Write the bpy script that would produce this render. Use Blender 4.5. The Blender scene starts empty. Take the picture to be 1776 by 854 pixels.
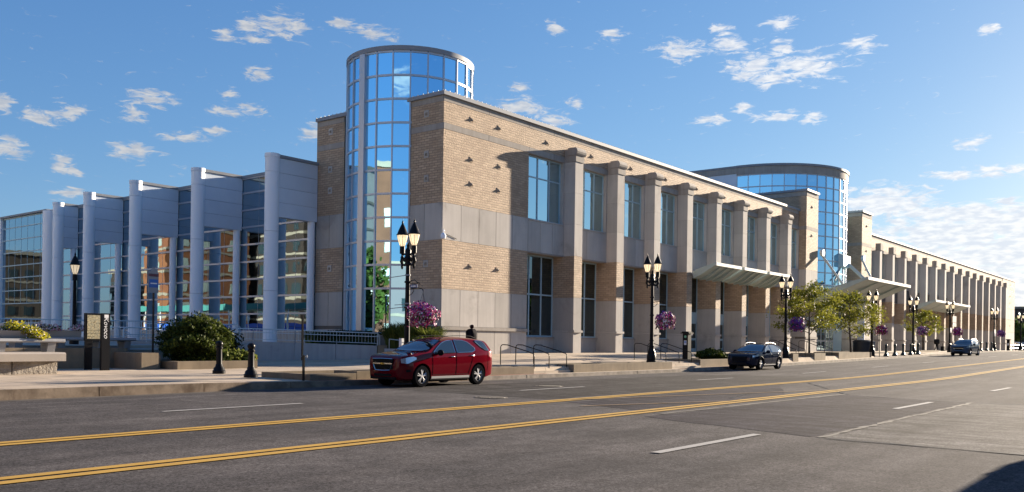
import bpy, bmesh, math, random
import numpy as np
from mathutils import Vector, Matrix
random.seed(7); RNG = np.random.default_rng(7)
scene = bpy.context.scene
COL = scene.collection

# ------------------------------------------------------------------ camera
H = 1.62                                    # eye height above the road
ang = math.atan2(1227, 1534); cc, ss = math.cos(ang), math.sin(ang)
cam_d = bpy.data.cameras.new('camera'); cam = bpy.data.objects.new('camera', cam_d); COL.objects.link(cam)
scene.camera = cam
cam_d.sensor_width = 36; cam_d.lens = 36*1534/1776; cam_d.shift_y = 162/1776
cam_d.clip_start = .1; cam_d.clip_end = 6000
R_ = .014
r0 = Vector((ss, -cc, 0)); u0 = Vector((0, 0, 1)); bk = Vector((-cc, -ss, 0))
rr = r0*math.cos(R_) + u0*math.sin(R_); uu = u0*math.cos(R_) - r0*math.sin(R_)
cam.matrix_world = Matrix(((rr.x, uu.x, bk.x, 0), (rr.y, uu.y, bk.y, 0), (rr.z, uu.z, bk.z, H), (0, 0, 0, 1)))

# ------------------------------------------------------------------ light and exposure
SUN_EL = math.radians(12); SUN_AZ = math.radians(-8.4)        # from +X towards -Y
world = bpy.data.worlds.new('World'); scene.world = world; world.use_nodes = True
sun_d = bpy.data.lights.new('sun', 'SUN'); sun_d.energy = 5; sun_d.angle = math.radians(.5); sun_d.color = (1, .85, .66)
sun = bpy.data.objects.new('sun', sun_d); COL.objects.link(sun)
sd = Vector((math.cos(SUN_EL)*math.cos(SUN_AZ), math.cos(SUN_EL)*math.sin(SUN_AZ), math.sin(SUN_EL)))
sun.rotation_euler = sd.to_track_quat('Z', 'Y').to_euler(); sun.location = (60, -20, 40)
scene.view_settings.view_transform = 'Standard'; scene.view_settings.look = 'None'
scene.view_settings.exposure = 1.9; scene.view_settings.gamma = 1
SKY = .053

class N:                                    # small node helper
    def __init__(s, nt): s.nt = nt; s.n = nt.nodes; s.l = nt.links
    def add(s, t, **k):
        d = s.n.new(t)
        for a, v in k.items(): setattr(d, a, v)
        return d
    def put(s, sock, v):
        if v is None: return
        if hasattr(v, 'is_linked') or isinstance(v, bpy.types.NodeSocket): s.l.new(v, sock)
        else: sock.default_value = v
    def math(s, op, a, b=None, c=None, clamp=False):
        m = s.add('ShaderNodeMath', operation=op, use_clamp=clamp)
        s.put(m.inputs[0], a); s.put(m.inputs[1], b); s.put(m.inputs[2], c); return m.outputs[0]
    def noise(s, v, scale, detail=4, rough=.55, dist=0):
        m = s.add('ShaderNodeTexNoise'); s.put(m.inputs['Vector'], v); m.inputs['Scale'].default_value = scale
        m.inputs['Detail'].default_value = detail; m.inputs['Roughness'].default_value = rough; m.inputs['Distortion'].default_value = dist
        return m.outputs['Fac']
    def ramp(s, f, stops):
        m = s.add('ShaderNodeValToRGB'); s.put(m.inputs[0], f); e = m.color_ramp.elements
        while len(e) < len(stops): e.new(.5)
        for q, (p, c) in zip(e, stops): q.position = p; q.color = tuple(c)+(1,) if len(c) == 3 else c
        return m.outputs[0]
    def mix(s, f, a, b, mode='MIX'):
        m = s.add('ShaderNodeMix', data_type='RGBA', blend_type=mode); s.put(m.inputs[0], f)
        s.put(m.inputs[6], a if not isinstance(a, tuple) else a+(1,)*(4-len(a))); s.put(m.inputs[7], b if not isinstance(b, tuple) else b+(1,)*(4-len(b)))
        return m.outputs[2]
    def mapr(s, f, a, b, c=0, d=1, smooth=True):
        m = s.add('ShaderNodeMapRange', interpolation_type='SMOOTHSTEP' if smooth else 'LINEAR'); s.put(m.inputs[0], f)
        for i, v in enumerate((a, b, c, d)): m.inputs[i+1].default_value = v
        return m.outputs[0]

# world: Nishita sky with scattered fair-weather clouds
def build_world():
    w = N(world.node_tree); w.n.clear()
    out = w.add('ShaderNodeOutputWorld'); bg = w.add('ShaderNodeBackground'); w.l.new(bg.outputs[0], out.inputs[0])
    sky = w.add('ShaderNodeTexSky', sky_type='NISHITA'); sky.sun_disc = False
    sky.sun_elevation = SUN_EL; sky.sun_rotation = math.pi/2 - SUN_AZ; sky.air_density = SKY_AIR; sky.dust_density = SKY_DUST; sky.ozone_density = SKY_OZ
    tc = w.add('ShaderNodeTexCoord'); d = tc.outputs['Generated']
    sp = w.add('ShaderNodeSeparateXYZ'); w.l.new(d, sp.inputs[0])
    el = w.math('MULTIPLY', w.math('ARCSINE', sp.outputs[2]), 57.2958)
    az = w.math('MULTIPLY', w.math('ARCTAN2', sp.outputs[1], sp.outputs[0]), 57.2958)
    cb = w.add('ShaderNodeCombineXYZ'); w.l.new(az, cb.inputs[0]); w.l.new(el, cb.inputs[1]); v = cb.outputs[0]
    wv = w.add('ShaderNodeTexNoise'); wv.inputs['Scale'].default_value = .9; wv.inputs['Detail'].default_value = 3; w.l.new(v, wv.inputs['Vector'])
    wo = w.add('ShaderNodeVectorMath', operation='MULTIPLY_ADD'); w.l.new(wv.outputs['Color'], wo.inputs[0]); wo.inputs[1].default_value = (1.1, .5, 0); wo.inputs[2].default_value = (-.55, -.25, 0)
    va = w.add('ShaderNodeVectorMath', operation='ADD'); w.l.new(v, va.inputs[0]); w.l.new(wo.outputs[0], va.inputs[1])
    mask = None
    for (ca, ce, ra, re) in CLOUDS:
        s_ = w.add('ShaderNodeVectorMath', operation='SUBTRACT'); w.l.new(va.outputs[0], s_.inputs[0]); s_.inputs[1].default_value = (ca, ce, 0)
        m_ = w.add('ShaderNodeVectorMath', operation='MULTIPLY'); w.l.new(s_.outputs[0], m_.inputs[0]); m_.inputs[1].default_value = (1/ra, 1/re, 0)
        l_ = w.add('ShaderNodeVectorMath', operation='LENGTH'); w.l.new(m_.outputs[0], l_.inputs[0])
        k = w.math('SUBTRACT', 1.12 if ce > 9 or ra < 1.4 else 1.62, l_.outputs['Value'])
        mask = k if mask is None else w.math('MAXIMUM', mask, k)
    mask = w.math('MAXIMUM', mask, -.35)
    sc = w.add('ShaderNodeVectorMath', operation='MULTIPLY'); w.l.new(v, sc.inputs[0]); sc.inputs[1].default_value = (.50, 1.55, 0)
    n1 = w.noise(sc.outputs[0], 1.7, 8, .66, .7)
    den = w.math('ADD', mask, w.math('MULTIPLY', w.math('SUBTRACT', n1, .5), 3.9))
    f = w.mapr(den, .08, 1.0)
    low = w.mapr(el, 0, 3.5)                                   # thin out at the very horizon
    f = w.math('MULTIPLY', f, .88)
    n2 = w.noise(sc.outputs[0], 2.6, 4, .5)
    ccol = w.mix(w.mapr(n2, .35, .65), CLOUD_A, CLOUD_B)
    br = w.mapr(az, 50, 15, .66, 1.0)                            # clouds towards the sun are brighter
    cs = w.mix(1, ccol, w.ramp(br, [(0, (0, 0, 0)), (1, (1, 1, 1))]), 'MULTIPLY')
    sc3 = w.add('ShaderNodeSeparateColor'); w.l.new(sky.outputs[0], sc3.inputs[0]); cb3 = w.add('ShaderNodeCombineColor')
    for i_, (pw, ml) in enumerate(((.9, .54), (.75, .87), (.55, 1.62))): w.l.new(w.math('MULTIPLY', w.math('POWER', sc3.outputs[i_], pw), ml), cb3.inputs[i_])
    tint = cb3.outputs[0]
    c = w.mix(f, tint, cs)
    w.l.new(c, bg.inputs[0]); bg.inputs[1].default_value = SKY
SKY_AIR, SKY_DUST, SKY_OZ = 1.0, .35, 2.2
SKY_TINT = (1, 1, 1)
CLOUD_A, CLOUD_B = (3.9, 4.15, 4.6), (5.2, 5.2, 5.2)
CLOUDS = [(53.64,18.73,1.93,.91),(56.96,17.97,.78,.53),(55.47,18.64,.87,.58),(55.01,17.91,1.11,.41),(54.92,15.89,.95,.54),(61.98,12.94,.94,.55),(66.88,12.14,1.4,.53),(65.41,12.73,1.03,.54),(61.04,13.82,1.55,.52),(68.77,12.61,.64,.6),(62.01,10.73,1.74,.59),(68.29,10.33,.98,.67),(65.07,9.36,.48,.46),(65.67,9.72,.82,.61),(65.5,8.05,1.23,.38),(56.96,13.57,1.01,.37),(55.13,13.79,1.03,.37),(56.67,14.5,.62,.45),(51.61,12.61,.74,.59),(49.78,19.28,1.16,.34),(47.93,18.75,1.68,.51),(57.31,12.26,.77,.37),(58.97,11.78,1.51,.36),(38.23,14.66,2.36,.69),(36.17,13.9,1.37,.51),(38.44,15.91,.77,.34),(32.53,18.94,1.02,.43),(36.32,19.38,.77,.39),(34.69,14.95,.6,.39),(28.2,17.94,1.66,.68),(25.72,19,.81,.38),(25,18.11,1.62,.5),(21.99,19.13,.94,.49),(23.85,16.72,1.68,1),(22.14,17.69,1.02,.58),(20.76,16.52,2.72,.98),(22.8,15.93,1.19,.58),(17.62,17.47,1.27,.56),(10.55,17.45,.8,.34),(26.28,13.73,1.39,.38),(22.25,13.79,1.66,.37),(20.21,13.57,.85,.37),(24.17,14.32,.72,.33),(11.29,11.62,.95,.42),(16.05,8.42,2.27,.79),(12.36,9.87,1.45,.35),(10.3,9.88,1.53,.38),(9.02,9.84,.97,.37),(13.55,7.77,1.62,.35),(10.85,7.5,2.35,.53),(9.69,7.02,2.95,.83),(12.32,6.49,3.79,1),(9.67,5.24,4.27,1.28),(12.6,5,4.16,.85),(9.08,3.28,3.9,1.12),(10.84,6.59,2.01,.53),(9.42,8.13,.65,.3),
  (4,7,4,1),(1,12,3,.8),(-6,9,5,1.2),(-14,13,3,.9),(-24,8,5,1),(-35,12,3,.8),(80,13,2,.8),(95,16,3,1),(110,11,3,.9),(135,14,4,1.1),(165,12,4,1),(-70,15,4,1.2),(-110,12,5,1.2),(-150,16,4,1)]
build_world()

# ------------------------------------------------------------------ helpers
def tag(o, label=None, cat=None, group=None, kind=None):
    if label: o['label'] = label
    if cat: o['category'] = cat
    if group: o['group'] = group
    if kind: o['kind'] = kind
    return o

def empty(name, loc=(0, 0, 0), rz=0, label=None, cat=None, group=None):
    o = bpy.data.objects.new(name, None); COL.objects.link(o); o.location = loc; o.rotation_euler = (0, 0, rz)
    o.empty_display_size = .2
    return tag(o, label, cat, group)

def wm(o):
    l = Matrix.Translation(o.location) @ o.rotation_euler.to_matrix().to_4x4() @ Matrix.Diagonal((*o.scale, 1))
    return wm(o.parent) @ o.matrix_parent_inverse @ l if o.parent else l
def attach(o, parent, world=True):
    """parent a part; with world=True its mesh is given in world coordinates"""
    o.parent = parent
    if world: o.matrix_parent_inverse = wm(parent).inverted()
    return o

def mesh_obj(name, verts, faces, mat=None, parent=None, smooth=None, world=True, mats=None, fmat=None):
    me = bpy.data.meshes.new(name); me.from_pydata([tuple(v) for v in verts], [], faces)
    if mats:
        for m in mats: me.materials.append(m)
        if fmat is not None: me.polygons.foreach_set('material_index', np.array(fmat, dtype=np.int32))
    elif mat: me.materials.append(mat)
    if smooth is not None:
        me.shade_smooth()
        if smooth < 180: me.set_sharp_from_angle(angle=math.radians(smooth))
    me.update()
    o = bpy.data.objects.new(name, me); COL.objects.link(o)
    if parent: attach(o, parent, world)
    return o

class MB:
    """collects shapes and links them as ONE mesh object"""
    def __init__(s): s.v = []; s.f = []
    def add(s, v, f):
        b = len(s.v); s.v += [tuple(q) for q in v]; s.f += [tuple(i+b for i in q) for q in f]; return s
    def box(s, x0, x1, y0, y1, z0, z1):
        return s.add([(x0,y0,z0),(x1,y0,z0),(x1,y1,z0),(x0,y1,z0),(x0,y0,z1),(x1,y0,z1),(x1,y1,z1),(x0,y1,z1)],
                     [(0,3,2,1),(4,5,6,7),(0,1,5,4),(1,2,6,5),(2,3,7,6),(3,0,4,7)])
    def obox(s, c, sx, sy, sz, rz=0):
        ca, sa = math.cos(rz), math.sin(rz); v = []
        for z in (-sz/2, sz/2):
            for x, y in ((-sx/2,-sy/2),(sx/2,-sy/2),(sx/2,sy/2),(-sx/2,sy/2)): v.append((c[0]+x*ca-y*sa, c[1]+x*sa+y*ca, c[2]+z))
        return s.add(v, [(0,3,2,1),(4,5,6,7),(0,1,5,4),(1,2,6,5),(2,3,7,6),(3,0,4,7)])
    def prism(s, poly, z0, z1):               # poly counter-clockwise in plan
        n = len(poly)
        return s.add([(x,y,z0) for x,y in poly]+[(x,y,z1) for x,y in poly],
                     [tuple(range(n-1,-1,-1)), tuple(range(n,2*n))]+[(i,(i+1)%n,n+(i+1)%n,n+i) for i in range(n)])
    def prism_x(s, poly, x0, x1):             # poly of (y, z), pushed along x
        n = len(poly)
        return s.add([(x0,y,z) for y,z in poly]+[(x1,y,z) for y,z in poly],
                     [tuple(range(n-1,-1,-1)), tuple(range(n,2*n))]+[(i,(i+1)%n,n+(i+1)%n,n+i) for i in range(n)])
    def tube(s, pts, r, n=8, caps=True):
        pts = [Vector(p) for p in pts]; rs = r if isinstance(r, (list, tuple)) else [r]*len(pts)
        rings = []; up = None
        for i, p in enumerate(pts):
            t = (pts[min(i+1, len(pts)-1)]-pts[max(i-1, 0)]).normalized()
            if up is None: up = Vector((0, 0, 1)) if abs(t.z) < .9 else Vector((1, 0, 0))
            a = t.cross(up)
            if a.length < 1e-4: a = t.cross(Vector((0, 1, 0)))
            a.normalize(); b = a.cross(t).normalized(); up = b
            rings.append([p+(a*math.cos(q)+b*math.sin(q))*rs[i] for q in [2*math.pi*k/n for k in range(n)]])
        v = [q for g in rings for q in g]; f = []
        for i in range(len(pts)-1):
            for k in range(n): f.append((i*n+k, (i+1)*n+k, (i+1)*n+(k+1)%n, i*n+(k+1)%n))
        if caps: f += [tuple(range(n)), tuple(reversed(range((len(pts)-1)*n, len(pts)*n)))]
        return s.add(v, f)
    def lathe(s, prof, c=(0, 0, 0), n=16, axis='z'):       # prof: (radius, height)
        v = []; f = []
        for (r, h) in prof:
            for k in range(n):
                a = 2*math.pi*k/n; x, y = r*math.cos(a), r*math.sin(a)
                v.append((c[0]+x, c[1]+y, c[2]+h) if axis == 'z' else (c[0]+x, c[1]+h, c[2]+y))
        m = len(prof)
        for i in range(m-1):
            for k in range(n):
                q = (i*n+k, i*n+(k+1)%n, (i+1)*n+(k+1)%n, (i+1)*n+k)
                f.append(q if axis == 'z' else q[::-1])
        if prof[0] == prof[-1]: return s.add(v, f)      # closed ring: no end caps
        f.append(tuple(reversed(range(n))) if axis == 'z' else tuple(range(n)))
        f.append(tuple(range((m-1)*n, m*n)) if axis == 'z' else tuple(reversed(range((m-1)*n, m*n))))
        return s.add(v, f)
    def quad(s, a, b, c, d): return s.add([a, b, c, d], [(0, 1, 2, 3)])
    def build(s, name, mat=None, parent=None, smooth=None, world=True): return mesh_obj(name, s.v, s.f, mat, parent, smooth, world)

_cube = {}
def box(name, x0, x1, y0, y1, z0, z1, mat, parent=None, **k):
    """a box part that shares one unit-cube mesh with every other box of its material"""
    if mat.name not in _cube:
        mb = MB().box(-.5, .5, -.5, .5, -.5, .5); me = bpy.data.meshes.new('box_'+mat.name); me.from_pydata(mb.v, [], mb.f); me.materials.append(mat); _cube[mat.name] = me
    o = bpy.data.objects.new(name, _cube[mat.name]); COL.objects.link(o)
    o.location = ((x0+x1)/2, (y0+y1)/2, (z0+z1)/2); o.scale = (abs(x1-x0), abs(y1-y0), abs(z1-z0))
    if parent: attach(o, parent)
    return tag(o, **k)

def children_map():
    m = {}
    for q in bpy.data.objects:
        if q.parent: m.setdefault(q.parent.name, []).append(q)
    return m
def clone(root, loc, rz=None, label=None, group=None, cmap=None):
    cmap = cmap or children_map()
    def rec(o, p):
        c = o.copy(); COL.objects.link(c)
        if p is not None: c.parent = p
        for ch in cmap.get(o.name, []): rec(ch, c)
        return c
    c = rec(root, None); c.location = loc
    if rz is not None: c.rotation_euler = (0, 0, rz)
    if label: c['label'] = label
    if group: c['group'] = group
    return c

# ------------------------------------------------------------------ materials
MATS = {}
def mat(name, color=(.5, .5, .5), rough=.6, metal=0, **k):
    m = bpy.data.materials.new(name); m.use_nodes = True; MATS[name] = m
    n = N(m.node_tree); b = n.n['Principled BSDF']
    b.inputs['Base Color'].default_value = (*color, 1); b.inputs['Roughness'].default_value = rough; b.inputs['Metallic'].default_value = metal
    if rough >= .5 and not metal: b.inputs['Specular IOR Level'].default_value = .15
    for a, v in k.items(): b.inputs[a.replace('_', ' ')].default_value = v
    return m
def nodes(m): n = N(m.node_tree); return n, n.n['Principled BSDF']
def pos(n):
    g = n.add('ShaderNodeNewGeometry'); return g.outputs['Position']
def bump(n, b, h, strength=.3, dist=.02):
    u = n.add('ShaderNodeBump'); u.inputs['Strength'].default_value = strength; u.inputs['Distance'].default_value = dist
    n.l.new(h, u.inputs['Height']); n.l.new(u.outputs[0], b.inputs['Normal'])
def scalev(n, v, s):
    m = n.add('ShaderNodeVectorMath', operation='MULTIPLY'); n.l.new(v, m.inputs[0]); m.inputs[1].default_value = s; return m.outputs[0]
def varied(name, c1, c2, rough=.8, scale=1.2, bstr=.2, bscale=30, streak=0, metal=0, bdist=.01, stain=None, objvar=0):
    """a surface whose own colour wanders between c1 and c2"""
    m = mat(name, c1, rough, metal); n, b = nodes(m); p = pos(n)
    f = n.noise(p, scale, 6, .6)
    if streak:
        q = n.noise(scalev(n, p, (2.6, 2.6, .13)), 1.6, 5, .68); f = n.math('ADD', n.math('MULTIPLY', f, 1-streak), n.math('MULTIPLY', q, streak))
    col = n.mix(n.mapr(f, .32, .68), c1, c2)
    if stain:
        q = n.noise(scalev(n, p, (.7, .7, .5)), .8, 5, .65, .6); col = n.mix(n.mapr(q, .55, .75), col, stain)
    if objvar:
        oi = n.add('ShaderNodeObjectInfo'); k = n.mapr(oi.outputs['Random'], 0, 1, 1-objvar, 1+objvar*.5, False)
        kc = n.add('ShaderNodeCombineXYZ')
        for i in range(3): n.l.new(k, kc.inputs[i])
        col = n.mix(1, col, kc.outputs[0], 'MULTIPLY')
    n.l.new(col, b.inputs['Base Color'])
    if bstr: bump(n, b, n.noise(p, bscale, 4, .6), bstr, bdist)
    return m

LIME = varied('limestone', (.54, .50, .455), (.44, .405, .37), .85, .55, .25, 25, streak=.45, stain=(.36, .325, .29), objvar=.16)
LIMED = varied('limestone_weathered', (.42, .38, .34), (.32, .285, .25), .85, .9, .25, 25, streak=.5, objvar=.06)
def brick_mat():
    m = mat('brick', (.4, .3, .2), .9); n, b = nodes(m); p = pos(n)
    s = n.add('ShaderNodeSeparateXYZ'); n.l.new(p, s.inputs[0])
    c = n.add('ShaderNodeCombineXYZ'); n.l.new(n.math('ADD', s.outputs[0], s.outputs[1]), c.inputs[0]); n.l.new(s.outputs[2], c.inputs[1])
    t = n.add('ShaderNodeTexBrick'); n.l.new(c.outputs[0], t.inputs['Vector']); t.inputs['Scale'].default_value = 1
    t.inputs['Brick Width'].default_value = .40; t.inputs['Row Height'].default_value = .135; t.inputs['Mortar Size'].default_value = .014; t.inputs['Mortar Smooth'].default_value = .3
    t.inputs['Color1'].default_value = (.57, .415, .28, 1); t.inputs['Color2'].default_value = (.44, .315, .21, 1); t.inputs['Mortar'].default_value = (.34, .25, .18, 1)
    k = n.noise(p, .5, 5, .6); col = n.mix(n.mapr(k, .35, .7), t.outputs['Color'], n.mix(1, t.outputs['Color'], (.86, .84, .82), 'MULTIPLY'))
    n.l.new(col, b.inputs['Base Color'])
    h = n.math('ADD', n.math('MULTIPLY', t.outputs['Fac'], -1), n.math('MULTIPLY', n.noise(p, 14, 3), .5))
    b.inputs['Specular IOR Level'].default_value = .45; b.inputs['Roughness'].default_value = .8
    bump(n, b, h, 1.0, .06); return m
BRICK = brick_mat()

def asphalt(name, c1, c2, fine=(.7, 1.35), rough=.88, scratch=False):
    m = mat(name, c1, rough); n, b = nodes(m); p = pos(n)
    a = n.noise(p, .35, 5, .6, .4); l = n.noise(scalev(n, p, (.08, 1.1, 1)), 1, 4, .6)
    col = n.mix(n.mapr(n.math('ADD', n.math('MULTIPLY', a, .5), n.math('MULTIPLY', l, .5)), .36, .62), c1, c2)
    v = n.add('ShaderNodeTexVoronoi'); v.inputs['Scale'].default_value = 60; n.l.new(p, v.inputs['Vector'])
    g = n.math('MULTIPLY_ADD', n.noise(p, 90, 3, .75), fine[1]-fine[0], fine[0]+.02)
    sp = n.add('ShaderNodeSeparateColor'); n.l.new(v.outputs['Color'], sp.inputs[0])
    g = n.math('MULTIPLY', g, n.mapr(n.noise(p, 16, 4, .8), .36, .64, .74, 1.3)); g = n.math('MULTIPLY', g, n.mapr(n.noise(p, 2.5, 5, .7), .35, .65, .88, 1.14))
    g2 = n.math('MULTIPLY', g, n.mapr(sp.outputs[0], 0, 1, .62, 1.45, False))
    sy = n.add('ShaderNodeSeparateXYZ'); n.l.new(p, sy.inputs[0]); wv = n.math('SINE', n.math('ADD', n.math('MULTIPLY', sy.outputs[1], 3.59), n.math('MULTIPLY', n.noise(scalev(n, p, (.15, .4, 1)), 1, 3), 1.6)))
    g2 = n.math('MULTIPLY', g2, n.math('MULTIPLY_ADD', wv, .065, 1.0)); oil = n.noise(scalev(n, p, (.35, 1.3, 1)), 1.1, 5, .6, .5); g2 = n.math('MULTIPLY', g2, n.mapr(oil, .60, .72, 1.0, .72))
    if scratch:
        q = n.noise(scalev(n, p, (2.5, .5, 1)), 1.0, 8, .75, .6); g2 = n.math('MULTIPLY', g2, n.mapr(q, .36, .66, .66, 1.42))
    kc = n.add('ShaderNodeCombineXYZ')
    for i in range(3): n.l.new(g2, kc.inputs[i])
    col = n.mix(1, col, kc.outputs[0], 'MULTIPLY'); n.l.new(col, b.inputs['Base Color'])
    b.inputs['Specular IOR Level'].default_value = .03; b.inputs['Roughness'].default_value = 1
    bump(n, b, n.math('ADD', n.noise(p, 55, 4, .7), sp.outputs[1]), .25, .006); return m
ROAD = asphalt('asphalt', (.102, .093, .090), (.062, .058, .058))
ROAD2 = asphalt('asphalt_dark_patch', (.030, .028, .034), (.050, .045, .052), scratch=True)
ROAD3 = asphalt('worn_concrete', (.082, .077, .072), (.128, .119, .110), (.85, 1.15), scratch=True)
def paint_mat(name, col, under, wear):
    m = mat(name, col, .7); n, b = nodes(m); p = pos(n)
    f = n.mapr(n.noise(p, 22, 5, .75), wear-.06, wear+.06); g = n.mapr(n.noise(p, 1.1, 4, .6), .3, .72, .85, 1.0)
    c = n.mix(f, under, col); kc = n.add('ShaderNodeCombineXYZ')
    for i in range(3): n.l.new(g, kc.inputs[i])
    n.l.new(n.mix(1, c, kc.outputs[0], 'MULTIPLY'), b.inputs['Base Color']); return m
YEL = paint_mat('yellow_line_paint', (.52, .31, .065), (.25, .17, .08), .36)
WHT = paint_mat('white_line_paint', (.40, .385, .36), (.24, .22, .21), .38)
WHTW = paint_mat('worn_white_paint', (.36, .34, .33), (.15, .14, .135), .5)
YELW = paint_mat('worn_yellow_paint', (.34, .22, .1), (.14, .12, .11), .45)

CONC = varied('sidewalk_concrete', (.48, .41, .33), (.38, .33, .27), .9, .5, .3, 40, stain=(.25, .21, .18))
def walk_mat():
    m = mat('sidewalk', (.33, .29, .24), .9); n, b = nodes(m); p = pos(n)
    t = n.add('ShaderNodeTexBrick'); n.l.new(p, t.inputs['Vector']); t.offset = 0; t.inputs['Scale'].default_value = 1
    t.inputs['Brick Width'].default_value = 1.5; t.inputs['Row Height'].default_value = 1.5; t.inputs['Mortar Size'].default_value = .02
    t.inputs['Color1'].default_value = (.50, .405, .30, 1); t.inputs['Color2'].default_value = (.42, .34, .26, 1); t.inputs['Mortar'].default_value = (.22, .19, .15, 1)
    k = n.mapr(n.noise(p, .8, 6, .65), .3, .7, .8, 1.12); kc = n.add('ShaderNodeCombineXYZ')
    for i in range(3): n.l.new(k, kc.inputs[i])
    n.l.new(n.mix(1, t.outputs['Color'], kc.outputs[0], 'MULTIPLY'), b.inputs['Base Color'])
    bump(n, b, n.noise(p, 40, 3, .6), .2, .01); return m
WALK = walk_mat()
KERB = varied('kerb_concrete', (.27, .21, .155), (.15, .115, .085), .92, 2.2, .5, 18, stain=(.10, .07, .05))
KERBL = varied('kerb_light', (.33, .285, .24), (.20, .17, .14), .92, 2.5, .5, 18)
PAVER = varied('red_brick_paving', (.30, .13, .085), (.20, .10, .07), .9, 3, .3, 20)
LOWWALL = varied('planter_wall_concrete', (.27, .215, .15), (.19, .15, .105), .88, 1.2, .35, 30, streak=.3, objvar=.08)
RAMPW = varied('ramp_wall_concrete', (.42, .42, .42), (.32, .32, .33), .85, .8, .35, 22, streak=.6, stain=(.19, .18, .17))
SOIL = varied('soil', (.05, .035, .025), (.03, .022, .016), .95, 4, .6, 20)
METW = varied('pale_metal_cladding', (.70, .75, .82), (.62, .68, .76), .5, .4, .1, 6, objvar=.06)
COLW = varied('white_metal', (.90, .92, .95), (.86, .88, .93), .5, 0, .06, 8)
COPE = mat('coping_metal', (.27, .285, .31), .6, 0)
FRAME = mat('window_frame', (.40, .54, .60), .5, .1)
MULL = mat('mullion_metal', (.50, .51, .55), .4, .5)
MULLD = mat('dark_mullion', (.06, .08, .10), .4, .3)
BLACKM = mat('black_metal', (.010, .010, .012), .35, .0, Specular_IOR_Level=.12)
JOINT = mat('mortar_joint', (.17, .15, .13), .9)
GREENM = mat('dark_green_metal', (.012, .03, .028), .35)
RAIL = mat('handrail_metal', (.58, .66, .70), .4, .3)
CANOPY = varied('canopy_paint', (.42, .49, .45), (.36, .42, .39), .45, .5, .05, 5)
CANOPYW = mat('canopy_edge', (.52, .54, .52), .6)
DARK = mat('dark_interior', (.015, .016, .018), .8)
RUB = mat('tyre_rubber', (.014, .014, .015), .9, Specular_IOR_Level=0.)
STUD = mat('stone_stud', (.34, .28, .22), .8)
def glass(name, col, rough=.015, wob=.02, wsc=.7, objtilt=0):
    m = mat(name, col, rough, 1.0); n, b = nodes(m); p = pos(n)
    if wob: bump(n, b, n.noise(p, wsc, 2, .5), 1.0, wob)
    return m
GLB = glass('blue_mirror_glass', (.42, .76, 1.0), wob=.002)
GLW = glass('wall_mirror_glass', (.34, .45, .52), wob=.004, wsc=.6)
GLS = glass('window_glass', (.43, .61, .68), wob=.002)
GLG = glass('darkened_window_glass', (.13, .17, .19), wob=.002)  # same glass as upstairs; darker tint stands in for dim reflections
GLC = glass('pale_blue_glass', (.46, .74, .92), wob=.002)
def leafmat(name, c1, c2, tr=.35, rough=.6):
    m = mat(name, c1, rough); n, b = nodes(m)
    a = n.add('ShaderNodeAttribute'); a.attribute_name = 'var'
    col = n.mix(a.outputs['Fac'], c1, c2); n.l.new(col, b.inputs['Base Color'])
    t = n.add('ShaderNodeBsdfTranslucent'); n.l.new(col, t.inputs[0]); mx = n.add('ShaderNodeMixShader'); mx.inputs[0].default_value = tr
    o = n.n['Material Output']; n.l.new(b.outputs[0], mx.inputs[1]); n.l.new(t.outputs[0], mx.inputs[2]); n.l.new(mx.outputs[0], o.inputs[0]); return m
LEAF_T = leafmat('honeylocust_leaf', (.26, .25, .03), (.08, .10, .015), .4)
LEAF_B = leafmat('shrub_leaf', (.10, .125, .02), (.012, .024, .005), .25)
LEAF_G = leafmat('grass_leaf', (.20, .22, .05), (.05, .08, .015), .3)
LEAF_D = leafmat('dark_hedge_leaf', (.03, .05, .012), (.012, .022, .006), .2)
LEAF_Y = leafmat('yellow_flower', (.55, .46, .03), (.30, .33, .03), .3)
LEAF_GEN = leafmat('tree_leaf', (.10, .15, .03), (.03, .06, .012), .3)
BARK = varied('bark', (.10, .075, .055), (.055, .04, .03), .95, 6, .5, 20)
# ------------------------------------------------------------------ ground
def sstep(t): t = min(1, max(0, t)); return t*t*(3-2*t)
def road_z(x):
    if x <= 40: return 0.
    if x < 50: return .0112*(x-40)**2/20
    return min(.86, .0112*(x-45))
KY = 22.55                                   # far kerb line
def kerb_h(x): return .25 if x < 14 else max(.15, .25-(x-14)*.013)
def walk_z(x, y):
    """paved ground between the far kerb and the building"""
    k = road_z(x)+kerb_h(x)
    lo = k
    hi = .25+.58*sstep((x-24)/18)             # plaza level
    hi = max(hi, min(k, .86)) if x > 60 else hi
    w = sstep((y-23.2)/6.5)
    if x > 24: 
        e = sstep((x-24)/4)*(1-sstep((x-76)/4)); lo2 = k+.26*e if y > 23.25 else k
        return lo2+(hi-lo2)*sstep((y-23.3)/6.5)
    return lo+(hi-lo)*w

def grid_mesh(name, xs, ys, zf, m, kind='structure', uv=None):
    v = [(x, y, zf(x, y)) for y in ys for x in xs]; n = len(xs)
    f = [(j*n+i, j*n+i+1, (j+1)*n+i+1, (j+1)*n+i) for j in range(len(ys)-1) for i in range(n-1)]
    return tag(mesh_obj(name, v, f, m), kind=kind)
XS = [-400, -120, -60, -30, -15]+list(range(-10, 132, 2))+[140, 160, 200, 260, 400, 700, 1200]
FARG = varied('open_ground', (.30, .27, .23), (.22, .20, .17), .95, .05, .2, 2)
GD = lambda x: -.12 if x < 45 else -.12+road_z(x)
grid_mesh('ground', [-3000, -1200]+XS+[3000], [-3000, -400, -60, -6, 20, 60, 120, 400, 3000], lambda x, y: GD(x), FARG)
road = grid_mesh('road', XS, [-2.6, 0, 4, 8, 12, 16, 20, KY+.01], lambda x, y: road_z(x), ROAD)
road['label'] = 'grey asphalt street'
xs_w = sorted(set([-400, -120, -60, -30, -15]+[i*1. for i in range(-10, 60)]+list(range(60, 132, 2))+[140, 160, 200, 260, 400, 700]))
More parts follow.
